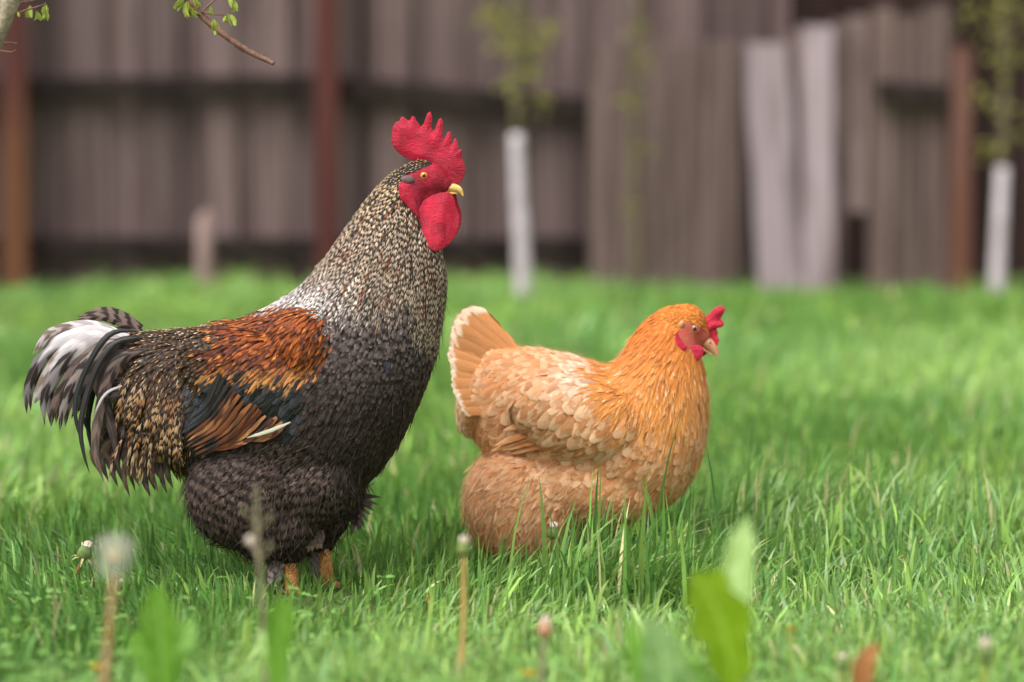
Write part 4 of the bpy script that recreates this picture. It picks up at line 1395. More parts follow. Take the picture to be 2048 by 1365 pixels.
# ------------------------------------------------------------------ hen
def build_hen():
    B = Bird('hen', 1085, 1130, 6.26)
    tag(B.root, 'plump buff orange hen with small red comb standing in the grass', 'hen')
    body = [
        (938, 622, 906, 700, 9, 0), (962, 648, 910, 770, 18, 0), (978, 668, 922, 830, 36, 0), (1000, 684, 952, 890, 76, 0), (1045, 682, 1005, 950, 108, 0), (1100, 688, 1085, 995, 132, 0), (1160, 702, 1170, 1020, 146, 0),
        (1212, 720, 1260, 1028, 150, 0), (1238, 702, 1345, 1012, 140, 0), (1258, 668, 1402, 935, 118, 0), (1282, 636, 1420, 845, 94, 0),
        (1308, 614, 1418, 770, 72, 0), (1332, 602, 1408, 722, 52, 0), (1352, 598, 1400, 700, 40, 0)]
    geo = [B.loft(body, shrink=8)]
    geo += [B.ell(1374, 646, 0, 41, 43, 33, -20), B.ell(1400, 668, 0, 24, 19, 18, -35), B.ell(1380, 680, 0, 26, 20, 20, -10)]
    for sd in (-1, 1):
        geo += [B.ell(1150, 822, sd * 116, 135, 82, 56, 16)]
        geo += [B.ell(1040, 1005, sd * 70, 108, 112, 84, -18), B.ell(1060, 1060, sd * 60, 78, 66, 60, 0)]
    geo += [B.ell(1165, 965, -42, 165, 84, 96, 6), B.ell(1165, 965, 42, 165, 84, 96, 6), B.ell(1000, 1000, 0, 68, 105, 92, 0), B.ell(950, 790, 0, 34, 80, 56, 10)]
    FACE = [(1366, 642), (1380, 636), (1397, 641), (1406, 650), (1418, 660), (1430, 676), (1414, 690), (1398, 694), (1380, 692), (1364, 684), (1358, 668), (1356, 655)]
    B.set_body(join_geo(geo), 0.0034, [M_SKIN_B, M_FACE2], FACE)
    B.guides = np.array([
        (1410, 615, -.8, -.4), (1375, 600, -1, .05), (1330, 605, -.85, .5), (1290, 640, -.6, .8), (1340, 660, -.5, .86), (1250, 720, -.6, .8), (1330, 760, -.25, .97), (1400, 760, -.05, 1), (1290, 800, -.35, .94),
        (1210, 740, -.85, .5), (1100, 700, -.97, .22), (1010, 700, -.95, .0), (950, 640, -.72, -.7), (960, 680, -.85, -.5), (915, 690, -.98, -.2), (925, 745, -.95, .25), (960, 780, -.8, .55), (940, 840, -.3, .95), (1030, 780, -.8, .6), (1040, 860, -.75, .66), (1150, 780, -.75, .66), (1100, 850, -.8, .6), (1200, 830, -.7, .7), (1170, 900, -.85, .5),
        (1270, 880, -.6, .8), (1380, 850, -.2, .98), (1400, 920, -.35, .94), (1330, 960, -.6, .8), (1220, 970, -.85, .5), (1050, 940, -.75, .66), (980, 980, -.5, .86), (1000, 1050, -.2, 1), (1080, 1040, -.4, .92), (1120, 980, -.75, .66)])
    K = lambda r, g, b, k=1.0: np.array(lin(r, g, b, k))
    def c_head(x, y, n):
        return jitter(K(196, 108, 36), n, .12), jitter(K(218, 138, 62), n, .12), np.column_stack([np.full(n, 1.0), np.full(n, .5), np.zeros(n)]), 0.0
    def c_hack(x, y, n):
        t = np.clip((y - 640) / 150, 0, 1)
        c1 = blend(t, K(196, 106, 38), K(214, 138, 66))
        c2 = blend(t + rng.normal(0, .25, n), K(210, 124, 54), K(230, 168, 104))
        pale = rng.random(n) < .05 * (y > 700)
        c2[pale] = K(244, 214, 180)
        c1 = blend((x - 1370) / 40 * (y > 740), c1, K(214, 150, 98))
        dk = rng.random(n) < 0.02
        c2[dk] = K(120, 84, 56)
        return jitter(c1, n, .13), jitter(c2, n, .12), np.column_stack([np.full(n, 1.5), rng.uniform(.6, .9, n), np.full(n, .1)]), 0.15
    def c_body(x, y, n):
        c1 = blend(rng.random(n), K(212, 150, 102), K(200, 132, 82))
        c2 = blend(rng.random(n), K(228, 180, 136), K(214, 156, 108))
        tl = np.clip((955 - x) / 40, 0, 1) * (y < 850)
        c2 = blend(tl, c2, K(246, 222, 196))
        w = .6 * np.exp(-((x - 1185) / 60) ** 2 - ((y - 735) / 34) ** 2) * rng.uniform(.5, 1, n)  # whitish back near the neck: overhead light put into the feather colour
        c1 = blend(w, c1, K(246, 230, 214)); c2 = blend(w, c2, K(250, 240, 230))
        lo = np.clip((y - 900) / 120, 0, 1)
        c1 = blend(lo * .5, c1, K(204, 140, 96))
        return jitter(c1, n, .10), jitter(c2, n, .08), np.column_stack([np.full(n, 1.2), rng.uniform(.55, .85, n), np.zeros(n)]), 0.22
    def c_fluff(x, y, n):
        c1 = blend(rng.random(n), K(208, 150, 106), K(194, 130, 84))
        c2 = blend(rng.random(n), K(226, 180, 140), K(212, 158, 112))
        return jitter(c1, n, .12), jitter(c2, n, .1), np.column_stack([np.full(n, 1.2), rng.uniform(.5, .8, n), np.zeros(n)]), 0.15
    def c_wing(x, y, n):
        c1, c2, par, lace = c_body(x, y, n)
        return c1 * .93, blend(np.full(n, .25), c2, K(240, 206, 170)), par, 0.26
    HEAD = [(1320, 590), (1420, 590), (1432, 640), (1420, 660), (1406, 650), (1397, 641), (1380, 636), (1366, 642), (1356, 655), (1345, 650), (1330, 620)]
    HACK = [(1330, 590), (1340, 640), (1356, 655), (1358, 668), (1364, 684), (1385, 670), (1425, 680), (1432, 760), (1412, 800), (1360, 838), (1290, 846), (1222, 812), (1188, 760), (1210, 716), (1255, 650), (1290, 600)]
    WING = [(1020, 770), (1090, 755), (1170, 745), (1230, 790), (1270, 850), (1230, 905), (1160, 925), (1080, 900), (1030, 850)]
    FLUFF = [(900, 920), (960, 905), (1030, 890), (1080, 905), (1150, 935), (1180, 980), (1180, 1060), (1150, 1150), (920, 1150)]
    regs = [
        dict(name='head_feathers', poly=HEAD, sp=4.4, L=14, W=5.5, lift=2.0, col=c_head, shape='hackle', sharp=True),
        dict(name='hackle_feathers', poly=HACK, sp=5.6, L=lambda x, y: np.interp(y, [610, 700, 830], [20, 40, 60]), W=6.2, lift=2.6, col=c_hack, shape='hackle', jit=.10, twist=.05),
        dict(name='wing_covert_feathers', poly=WING, sp=16, L=56, W=33, lift=5.2, col=c_wing, shape='round', jit=.10, twist=.06, lj=.2),
        dict(name='fluff_feathers', poly=FLUFF, sp=9, L=58, W=15, lift=3.2, col=c_fluff, shape='hackle', jit=.2, hug=.88),
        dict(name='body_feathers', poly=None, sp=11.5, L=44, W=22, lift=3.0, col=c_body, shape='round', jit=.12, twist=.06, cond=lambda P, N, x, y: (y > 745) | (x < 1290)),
    ]
    B.plumage(regs, 110000, FACE)
    down = [dict(name='fluff_down', poly=FLUFF, sp=10, L=30, W=1.1, lift=11, col=const(K(212, 152, 104), K(228, 182, 138), 1, .5, 0, .12, .1), shape='strand', jit=.5, hug=.45, off=4, twist=.5),
            dict(name='body_down', poly=[(900, 600), (1230, 640), (1440, 800), (1440, 1200), (900, 1200)], sp=12, L=22, W=0.9, lift=5, col=const(K(214, 152, 100), K(226, 174, 126), 1, .5, 0, .1, .1), shape='strand', jit=.4, hug=.5, off=4, twist=.5)]
    B.plumage(down, 50000, FACE)
    # ---- head
    comb = [(1408, 640), (1411, 632), (1421, 623), (1428, 615), (1434, 611), (1442, 610), (1448, 614), (1447, 621), (1443, 628), (1440, 634), (1447, 641), (1445, 647), (1438, 650), (1432, 651), (1436, 658), (1434, 664), (1438, 671), (1434, 682), (1428, 679), (1420, 668), (1413, 656)]
    B.plate('comb', [(1426 + (a - 1426) * 1.12, 645 + (b - 645) * 1.1) for a, b in comb], 0, 6.0, M_RED2, 9, .4, wob=2.2, voxel=.85, it=2)
    lobe = [(1414, 650), (1418, 641), (1428, 637), (1438, 638), (1446, 642), (1444, 648), (1436, 649), (1426, 652), (1419, 657)]
    B.plate('comb_fold', lobe, -7, 4.5, M_RED2, 7, .4, wob=1.5, voxel=.9, it=3)
    wt = [(1374, 700), (1377, 690), (1386, 685), (1397, 685), (1404, 692), (1402, 703), (1395, 710), (1387, 713), (1379, 710)]
    wt = [(1389 + (a - 1389) * 1.18, 699 + (b - 699) * 1.18) for a, b in wt]
    B.plate('wattle', wt, -(abs(B.surf(1388, 690) or -20) + 7), 4.2, M_RED2, 8, .45, wob=.8)
    B.plate('wattle', [(a + 14, b - 4) for a, b in wt], 16, 4.2, M_RED2, 8, .45, wob=.8)
    ear = [(1353, 652), (1358, 666), (1364, 676), (1373, 684), (1370, 691), (1360, 694), (1351, 688), (1348, 673), (1349, 660)]
    for sd in (-1, 1):
        B.plate('earlobe', ear, sd * (abs(B.surf(1358, 675) or -33) + 3), 3.8, M_RED2, 6, .45)
        c = B.L(1361, 641, sd * (abs(B.surf(1361, 641) or -33) + 2))
        link('ear_tuft', py_mesh('ear_tuft', *ellipsoid_geo(c, (5.5 * B.s, 4 * B.s, 8.5 * B.s), R(-30), 16, 10)), M_TUFT, B.root)
        B.eye(1388, 650, 8.6, (M_IRIS2, M_PUPIL, M_FACE2), sd)
    B.beak([(1410, 662, 1398, 680, 12, 0), (1421, 670, 1407, 688, 10, 0), (1430, 678, 1417, 696, 8, 0), (1437, 690, 1425, 702, 5.5, 0), (1438, 702, 1431, 708, 3, 0), (1435, 712, 1433, 712, .8, 0)],
           [(1398, 682, 1396, 692, 8, 0), (1408, 690, 1405, 697, 6.5, 0), (1418, 698, 1415, 702, 4.5, 0), (1426, 705, 1424, 706, 1.5, 0)], M_BEAK2, (1421, 680, 9.2))
    # ---- tail fan
    bf, wt_, ed = lin(206, 140, 86), lin(250, 236, 222), lin(232, 186, 140)
    fan = [((1018, 690), (975, 640), (936, 608)), ((1012, 698), (958, 645), (922, 614)), ((1006, 706), (945, 660), (908, 634)), ((1002, 716), (936, 678), (899, 660)), ((998, 728), (930, 700), (896, 686)),
           ((994, 742), (930, 722), (897, 712)), ((992, 756), (930, 742), (899, 736)), ((990, 772), (934, 764), (904, 762)), ((990, 786), (940, 784), (912, 786)), ((992, 800), (946, 806), (922, 812))]
    fan = catmull([a + b_ + c for a, b_, c in fan], 19)
    rf = random.Random(8)
    for m in (1, -1):
        for k, f_ in enumerate(fan):
            e_ = rf.uniform(-.10, .05)
            a, b_, c = f_[0:2], f_[2:4], (f_[4] + (f_[4] - f_[2]) * e_ + rf.uniform(-2, 2), f_[5] + (f_[5] - f_[3]) * e_ + rf.uniform(-2, 2))
            z = -m * (10 + k * 2.6 + rf.uniform(-2, 2))
            B.quill('tail_feather', [(a[0] + 14, a[1] + 4, z * .9), (b_[0], b_[1], z * 1.05), (c[0], c[1], z * 1.1)], 34, tuple(c_ * (0.86 + .28 * ((k * 7 + 3) % 5) / 4) for c_ in bf), lin(240, 212, 182), (1.0, rf.uniform(.72, .88), 0), lace=.2, camber=.10, ragged=.2, prof=(.45, .8, .95, 1.0, .95, .55), face=(.15, -m, .35))
    # ---- wing quills
    for sd in (-1, 1):
        for k, (a, b_, wd) in enumerate([((1092, 820), (1002, 850), 19), ((1094, 838), (984, 882), 20), ((1092, 846), (978, 894), 20), ((1100, 858), (1000, 890), 20), ((1110, 866), (1020, 896), 20)]):
            y0 = abs(B.surf(*a) or -140); y1 = abs(B.surf(b_[0] + 15, b_[1] - 12) or -110)
            B.quill('wing_feather', [(a[0], a[1], sd * (y0 - 10 - k)), ((a[0] + b_[0]) / 2, (a[1] + b_[1]) / 2 - 5, sd * (y1 * .5 + y0 * .5 + 5 - k)), (b_[0], b_[1], sd * (y1 + 9 - k))], wd, lin(206, 136, 84), lin(224, 168, 118), (1, .7, 0), face=(0, sd, .5), lace=.2)
    B.leg([(1078, 1040), (1084, 1080), (1090, 1121)], -50, 11, M_SHANK2, M_CLAW, 46)
    B.leg([(1112, 1040), (1118, 1080), (1124, 1121)], 46, 11, M_SHANK2, M_CLAW, 46)
    return B


M_FACE2 = mat_flesh('pink_face', lin(206, 88, 76), lin(190, 100, 76), 900, 0.12, 0.55, lin(214, 146, 112))
M_RED2 = mat_flesh('bright_comb', lin(214, 28, 66), lin(198, 20, 56), 900, 0.15, 0.5, lin(226, 110, 130))
M_TUFT = noisy('cream_tuft', lin(196, 140, 96), lin(214, 168, 126), 500, .8, .15, .8, .001)
HEN = build_hen()

# ================================================================== SMALL PLANTS
def ribbon(name, pts, widths, mat, parent, fold=0.18, rows=16, cols=5, lobes=0.0, nl=5, face=(0, -1, .3)):
    """one leaf blade swept through local points, folded on its midrib, optional toothed lobes"""
    q = catmull(pts, rows)
    wv = np.interp(np.linspace(0, 1, rows), np.linspace(0, 1, len(widths)), widths)
    tan = np.gradient(q, axis=0); tan /= np.linalg.norm(tan, axis=1, keepdims=True) + 1e-9
    fv = np.array(face, float); fv /= np.linalg.norm(fv)
    V, UV = [], []
    for r in range(rows):
        v = r / (rows - 1)
        sd = np.cross(tan[r], fv); sd /= np.linalg.norm(sd) + 1e-9
        nn = np.cross(sd, tan[r])
        for c in range(cols):
            u = -1 + 2 * c / (cols - 1)
            k = 1 - (lobes * (0.5 + 0.5 * math.cos(2 * math.pi * nl * v + (0.5 if u > 0 else 0))) if abs(u) > .9 else lobes * .35 * (0.5 + .5 * math.cos(2 * math.pi * nl * v)) * (abs(u) > .4))
            w_ = wv[r] * .5 * k
            V.append(q[r] + sd * u * w_ + nn * (fold * abs(u) * wv[r] + .03 * wv[r] * math.sin(9 * v + 3 * u)))
            UV.append(((u + 1) / 2, v, 0))
    Fc = [(r * cols + c, r * cols + c + 1, (r + 1) * cols + c + 1, (r + 1) * cols + c) for r in range(rows - 1) for c in range(cols - 1)]
    me = np_mesh(name, np.array(V), np.array(Fc).ravel(), np.arange(len(Fc)) * 4, np.full(len(Fc), 4), True, {'fuv': ('FLOAT_VECTOR', np.array(UV))})
    return link(name, me, mat, parent)


M_STEM_P = noisy('pink_stem', lin(186, 140, 112), lin(168, 122, 84), 60, .5, .35)
M_STEM_G = noisy('green_stem', lin(150, 164, 74), lin(168, 150, 84), 60, .5, .35)
M_STEM_Y = noisy('straw_stem', lin(196, 168, 98), lin(178, 150, 90), 60, .55, .3)
M_STEM_B = noisy('brown_stem', lin(150, 120, 70), lin(130, 96, 62), 60, .55, .3)
M_STEM_D = noisy('dry_stalk', lin(150, 140, 112), lin(128, 118, 92), 60, .8, .15)
M_BRACT = noisy('bract_green', lin(92, 112, 58), lin(120, 134, 70), 90, .6, .3)
M_TIP = noisy('pappus_tip', lin(236, 218, 206), lin(224, 196, 180), 300, .9, .1, .8, .002)
M_CORE = noisy('seed_core', lin(214, 196, 150), lin(190, 166, 120), 300, .8, .2, .8, .001)
M_PAPPUS = NB('pappus')
_t = M_PAPPUS.n('ShaderNodeBsdfTranslucent'); _t.inputs[0].default_value = (.80, .75, .66, 1)
_d = M_PAPPUS.pbsdf((.80, .75, .66), .8, .1)
_m = M_PAPPUS.n('ShaderNodeMixShader'); M_PAPPUS.l(_d.outputs[0], _m.inputs[1]); M_PAPPUS.l(_t.outputs[0], _m.inputs[2])
M_PAPPUS = M_PAPPUS.done(_m)
M_YELLOW = noisy('petal_yellow', lin(232, 170, 30), lin(240, 190, 60), 200, .6, .2)


def ground_at(px, d):
    x = px_x(px, d)
    return Vector((x, d, float(gz(x, d)) - 0.005))


def dandelion(kind, head, base_px, d, label, stem_mat, r_stem=.0022, head_r=.009, tilt=(0, 0, 1), name='dandelion', bow=0.0):
    b = ground_at(base_px, d)
    root = new_empty(name, b)
    tag(root, label, 'dandelion')
    h = at(head[0], head[1], d) - b
    m = h * .55 + Vector((bow, 0, 0))
    t = Vector(tilt).normalized()
    stop = h - t * head_r * .9
    V, Fc = tube_geo([(0, 0, 0), tuple(m * .55), tuple(m), tuple(stop)], [r_stem * 1.15, r_stem, r_stem * .9, r_stem * .85], 8, 18)
    link('stem', py_mesh('stem', V, Fc), stem_mat, root)
    rr = random.Random(int(head[0]))
    ax = t.orthogonal().normalized(); bx = t.cross(ax)
    if kind == 'clock':
        link('seed_core', py_mesh('seed_core', *ellipsoid_geo(tuple(h), (head_r * .30,) * 3, 0, 14, 10)), M_CORE, root)
        V, Fc = [], []
        gaps = [Vector((1, -.3, -.5)).normalized(), Vector((-1, -.6, .0)).normalized()]
        N = 95
        for k in range(N):
            z = 1 - 2 * (k + .5) / N; a = k * 2.399963
            dv = Vector((math.sqrt(1 - z * z) * math.cos(a), math.sqrt(1 - z * z) * math.sin(a), z))
            if any(dv.dot(g) > .72 for g in gaps) and rr.random() < .9: continue
            p0 = h + dv * head_r * .3; p1 = h + dv * head_r * rr.uniform(.62, .9)
            s1 = dv.orthogonal().normalized(); s2 = dv.cross(s1)
            i = len(V)
            V += [tuple(p0 + s1 * 1.6e-4), tuple(p0 - s1 * 1.6e-4), tuple(p1 + s1 * 1.2e-4), tuple(p1 - s1 * 1.2e-4)]
            Fc.append((i, i + 1, i + 3, i + 2))
            for j in range(11):
                an = 2 * math.pi * j / 11 + rr.random()
                e = p1 + (s1 * math.cos(an) + s2 * math.sin(an)) * head_r * .27 + dv * head_r * rr.uniform(.14, .24)
                sd = (s1 * -math.sin(an) + s2 * math.cos(an)) * 1.7e-4
                i = len(V)
                V += [tuple(p1 - sd), tuple(p1 + sd), tuple(e + sd * .6), tuple(e - sd * .6)]
                Fc.append((i, i + 1, i + 2, i + 3))
        link('pappus', py_mesh('pappus', V, Fc), M_PAPPUS, root, 'stuff')
    else:
        # closed head: green bracts round a tuft of folded pappus
        lathe = [(0.25, -1.0), (.72, -.75), (.86, -.3), (.74, .25), (.52, .62), (.44, .8)]
        V, Fc = [], []
        sg = 12
        for r_, z in lathe:
            for j in range(sg):
                a = 2 * math.pi * j / sg
                k = r_ * (1 + .06 * (j % 2))
                V.append(tuple(h + (ax * math.cos(a) + bx * math.sin(a)) * head_r * k + t * head_r * z))
        for k in range(len(lathe) - 1):
            for j in range(sg):
                Fc.append((k * sg + j, k * sg + (j + 1) % sg, (k + 1) * sg + (j + 1) % sg, (k + 1) * sg + j))
        link('bracts', py_mesh('bracts', V, Fc), M_BRACT if kind != 'spent' else M_STEM_P, root)
        tv = []
        for k in range(46):
            a = rr.uniform(0, 6.28); q = rr.uniform(0, .42)
            p = h + (ax * math.cos(a) + bx * math.sin(a)) * head_r * q + t * head_r * .45
            e = p + (ax * math.cos(a) + bx * math.sin(a)) * head_r * q * .5 + t * head_r * rr.uniform(.55, .95)
            tv.append(tube_geo([tuple(p), tuple((p + e) / 2), tuple(e)], [head_r * .08, head_r * .12, head_r * .05], 5, 4))
        tv.append(ellipsoid_geo(tuple(h + t * head_r * .75), (head_r * .42, head_r * .42, head_r * .36), 0, 12, 8))
        link('tuft', py_mesh('tuft', *join_geo(tv)), M_TIP, root)
        if kind == 'ragged':
            for k in range(8):
                a = 2 * math.pi * k / 8
                o_ = ax * math.cos(a) + bx * math.sin(a)
                p = h - t * head_r * .7 + o_ * head_r * .6
                P = [tuple(p), tuple(p + o_ * head_r * .6 - t * head_r * .1), tuple(p + o_ * head_r * 1.1 - t * head_r * rr.uniform(.3, .9))]
                ribbon('bract', P, (head_r * .34, head_r * .3, head_r * .06), M_DRYLEAF_Y, root, rows=6, cols=3, face=tuple(t))
    return root


M_DRYLEAF_Y = mat_leaf('sepal_pale', lin(196, 184, 116), lin(214, 206, 150), .6, .3)
dandelion('ragged', (170, 1104), 128, 5.93, 'nodding half-open dandelion head with curled pale sepals left of the seed clock', M_STEM_B, .0030, .0118, (.25, -.1, 1))
dandelion('clock', (228, 1112), 190, 4.36, 'fluffy dandelion seed clock on a pinkish stem at lower left', M_STEM_P, .0038, .0240, (0, 0, 1))
dandelion('closed', (241, 1170), 236, 5.9, 'small closed pink-white dandelion head just right of the seed clock stem', M_STEM_G, .0016, .0068, (.2, -.2, 1))
dandelion('closed', (262, 1162), 264, 5.95, 'tiny closed dandelion bud farthest right of the pair behind the seed clock', M_STEM_G, .0014, .0052, (.3, -.2, 1))
dandelion('closed', (927, 1096), 920, 4.95, 'tall bare straw-coloured dandelion stem with closed pale tip before the hen', M_STEM_Y, .0034, .0098, (0, 0, 1), bow=.002)
dandelion('closed', (1106, 1064), 1078, 6.1, 'closed green dandelion bud with white tip against the hen\'s belly', M_STEM_G, .0024, .0105, (.1, -.1, 1), bow=-.003)
dandelion('spent', (1090, 1258), 1078, 4.75, 'blurred brownish spent dandelion head at bottom centre', M_STEM_D, .0036, .0100, (0, 0, 1))
dandelion('closed', (1684, 1326), 1688, 4.85, 'blurred closed dandelion tip beside the brown dry leaf', M_STEM_G, .0028, .0082, (0, 0, 1))
dandelion('closed', (1972, 1306), 1962, 4.55, 'blurred pale dandelion head at the bottom right corner', M_STEM_G, .0030, .0110, (0, 0, 1))


def dry_stalk():
    d = 4.6
    b = ground_at(530, d)
    root = new_empty('dry_stalk', b)
    tag(root, 'blurred dry grey stalk standing before the dark rooster belly', 'stalk')
    pts = [(0, 0, 0)] + [tuple(at(x_, y_, d) - b) for x_, y_ in ((524, 1200), (516, 1100), (514, 1040), (513, 972))]
    V, Fc = tube_geo(pts, [.0022, .0025, .0028, .0027, .0014], 8, 24)
    link('stem', py_mesh('stem', V, Fc), M_STEM_D, root)
    for (hx, hy, r_) in ((500, 1082, .0046), (488, 1022, .0028), (541, 1034, .0026), (540, 1094, .0028)):
        c = at(hx, hy, d) - b
        s0 = at(516, hy + 26, d) - b
        geo = [ellipsoid_geo(tuple(c), (r_, r_, r_ * 1.3), .2, 12, 8), tube_geo([tuple(s0), tuple((s0 + c) / 2 - Vector((0, 0, .002))), tuple(c)], [.0011, .001, .0008], 6, 6)]
        link('seed_head', py_mesh('seed_head', *join_geo(geo)), M_TIP if hx == 500 else M_STEM_D, root)


dry_stalk()

M_LEAF_YG = mat_leaf('leaf_yellow_green', lin(136, 172, 26), lin(152, 184, 44), .5, .45)
M_LEAF_PALE = mat_leaf('leaf_pale', lin(150, 184, 96), lin(180, 206, 134), .45, .35)
M_LEAF_G = mat_leaf('leaf_fresh', lin(110, 160, 48), lin(132, 178, 72), .4, .4)
M_LEAF_B = mat_leaf('leaf_bluish', lin(136, 176, 100), lin(166, 196, 132), .4, .3)
M_LEAF_DRY = mat_leaf('leaf_dry', lin(176, 108, 62), lin(196, 136, 88), .6, .25)


def leafy(name, cat, label, base_px, d, leaves):
    """rosette plant: leaves = (pixel points, widths px, material, depth offset, lobes)"""
    b = ground_at(base_px, d)
    root = new_empty(name, b)
    tag(root, label, cat)
    for pts, wd, mat, dd, lob in leaves:
        P = [(0, 0, 0.0)] + [tuple(at(x_, y_, d + dd * (k + 1) / len(pts)) - b) for k, (x_, y_) in enumerate(pts)]
        W = [w_ / F * d for w_ in wd]
        ribbon('leaf', P, W, mat, root, lobes=lob, nl=4, rows=20, face=(random.uniform(-.25, .25), -1, .35))
    return root


leafy('dandelion_plant', 'plant', 'bright yellow-green dandelion leaves standing tall at lower right', 1462, 4.36, [
    ([(1462, 1390), (1460, 1320), (1440, 1240), (1410, 1180), (1385, 1150)], (18, 34, 80, 128, 138, 112, 46), M_LEAF_YG, -.03, .32),
    ([(1466, 1400), (1462, 1290), (1468, 1190), (1482, 1100), (1494, 1036)], (16, 40, 62, 78, 76, 56, 10), M_LEAF_PALE, .05, .1),
    ([(1450, 1420), (1400, 1370), (1350, 1330), (1300, 1300)], (16, 40, 60, 60, 14), M_LEAF_G, .02, .3)])
leafy('broadleaf_weed', 'plant', 'pale bluish broad weed leaf left of the tall yellow-green leaves', 1330, 4.34, [
    ([(1335, 1400), (1330, 1330), (1315, 1275), (1285, 1238)], (14, 60, 110, 100, 60, 16), M_LEAF_B, -.02, .2),
    ([(1310, 1420), (1290, 1350), (1270, 1290), (1256, 1245)], (14, 50, 66, 60, 40, 12), M_LEAF_G, .02, .25),
    ([(1360, 1430), (1375, 1380), (1370, 1330)], (14, 70, 80, 20), M_LEAF_B, -.03, .2)])
leafy('broadleaf_weed', 'plant', 'bright green broad leaves below the rooster tail at lower left', 330, 4.5, [
    ([(325, 1320), (322, 1260), (316, 1210), (312, 1174)], (14, 60, 84, 74, 20), M_LEAF_G, -.02, .2),
    ([(345, 1330), (370, 1280), (385, 1240)], (14, 50, 60, 16), M_LEAF_G, .03, .2),
    ([(300, 1330), (280, 1290), (270, 1262)], (12, 50, 56, 16), M_LEAF_G, .0, .2)])
leafy('broadleaf_weed', 'plant', 'single upright green leaf below the rooster belly', 555, 4.55, [
    ([(556, 1320), (560, 1260), (566, 1225), (574, 1198)], (12, 44, 62, 58, 16), M_LEAF_G, -.02, .1),
    ([(545, 1330), (530, 1290), (520, 1262)], (12, 36, 40, 12), M_LEAF_PALE, .02, .2)])
leafy('dry_leaf_plant', 'plant', 'curled orange-brown dry leaf at bottom right', 1722, 4.55, [
    ([(1724, 1400), (1726, 1350), (1736, 1315), (1756, 1288)], (10, 30, 52, 44, 12), M_LEAF_DRY, -.02, .15),
    ([(1715, 1400), (1708, 1340), (1712, 1290)], (10, 24, 26, 8), M_LEAF_PALE, .02, .1)])
_wl = [(60, 4.5, 'at the bottom left corner'), (430, 4.42, 'below the dry stalk at the bottom edge'), (690, 4.5, 'left of the straw-coloured stem at the bottom edge'), (860, 4.6, 'just left of the tall straw-coloured stem foot'), (1560, 4.55, 'right of the tall yellow-green leaves'), (1880, 4.5, 'near the bottom right corner')]
for k, (bx_, d_, wh_) in enumerate(_wl):
    rr = random.Random(60 + k)
    lv = []
    for j in range(7):
        a = rr.uniform(-1.0, 1.0); ln = rr.uniform(70, 150)
        by_ = 98 + F * CAM_H / d_
        ex, ey = bx_ + math.sin(a) * ln, by_ - math.cos(a) * ln * rr.uniform(.6, 1.1)
        lv.append(([(bx_ + math.sin(a) * ln * .35, by_ - ln * .4), (bx_ * .4 + ex * .6, by_ * .35 + ey * .65 - 8), (ex, ey)], (10, 26, 62, 58, 14), rr.choice([M_LEAF_G, M_LEAF_B, M_LEAF_B, M_LEAF_PALE]), rr.uniform(-.08, .08), .12))
    leafy('broadleaf_weed', 'plant', 'low clump of soft blurred weed leaves ' + wh_, bx_, d_, lv)


def yellow_flower(px, py, d, r_, label):
    b = ground_at(px, d)
    root = new_empty('yellow_flower', b)
    tag(root, label, 'flower')
    c = at(px, py, d) - b
    V, Fc = tube_geo([(0, 0, 0), tuple(c * .5 + Vector((.002, 0, 0))), tuple(c)], [.0013, .0012, .001], 6, 8)
    link('stem', py_mesh('stem', V, Fc), M_STEM_G, root)
    n = 26
    rr = random.Random(int(px))
    B_ = np.tile(np.array(c), (n, 1))
    a = np.linspace(0, 4 * math.pi, n)
    D = np.column_stack([np.cos(a), np.sin(a), np.linspace(.3, 1.6, n)])
    link('petals', leaf_mesh('petals', B_, D, np.tile((0, 0, 1.0), (n, 1)) + rng.normal(0, .1, (n, 3)), np.full(n, r_), np.full(n, r_ * .45)), M_YELLOW, root)


yellow_flower(194, 1340, 4.62, .009, 'blurred small orange-yellow flower at the foot of the seed clock')
yellow_flower(147, 1172, 5.9, .006, 'tiny yellow flower at the foot of the nodding dandelion')
yellow_flower(1058, 1352, 4.6, .008, 'blurred small orange-yellow flower under the spent dandelion head')
yellow_flower(857, 1196, 5.55, .004, 'tiny orange petal spot in the grass right of the rooster legs')
yellow_flower(1582, 1262, 5.0, .006, 'small yellow flower right of the tall yellow-green leaves')

# ================================================================== GRASS
def smooth_noise(x, y, f, seed):
    r = np.random.default_rng(seed)
    v = np.zeros_like(x)
    for k in range(5):
        a = r.uniform(0, 2 * math.pi); ff = f * r.uniform(.6, 1.6)
        v += np.sin((x * math.cos(a) + y * math.sin(a)) * ff + r.uniform(0, 6.28))
    return v / 5 * 1.6


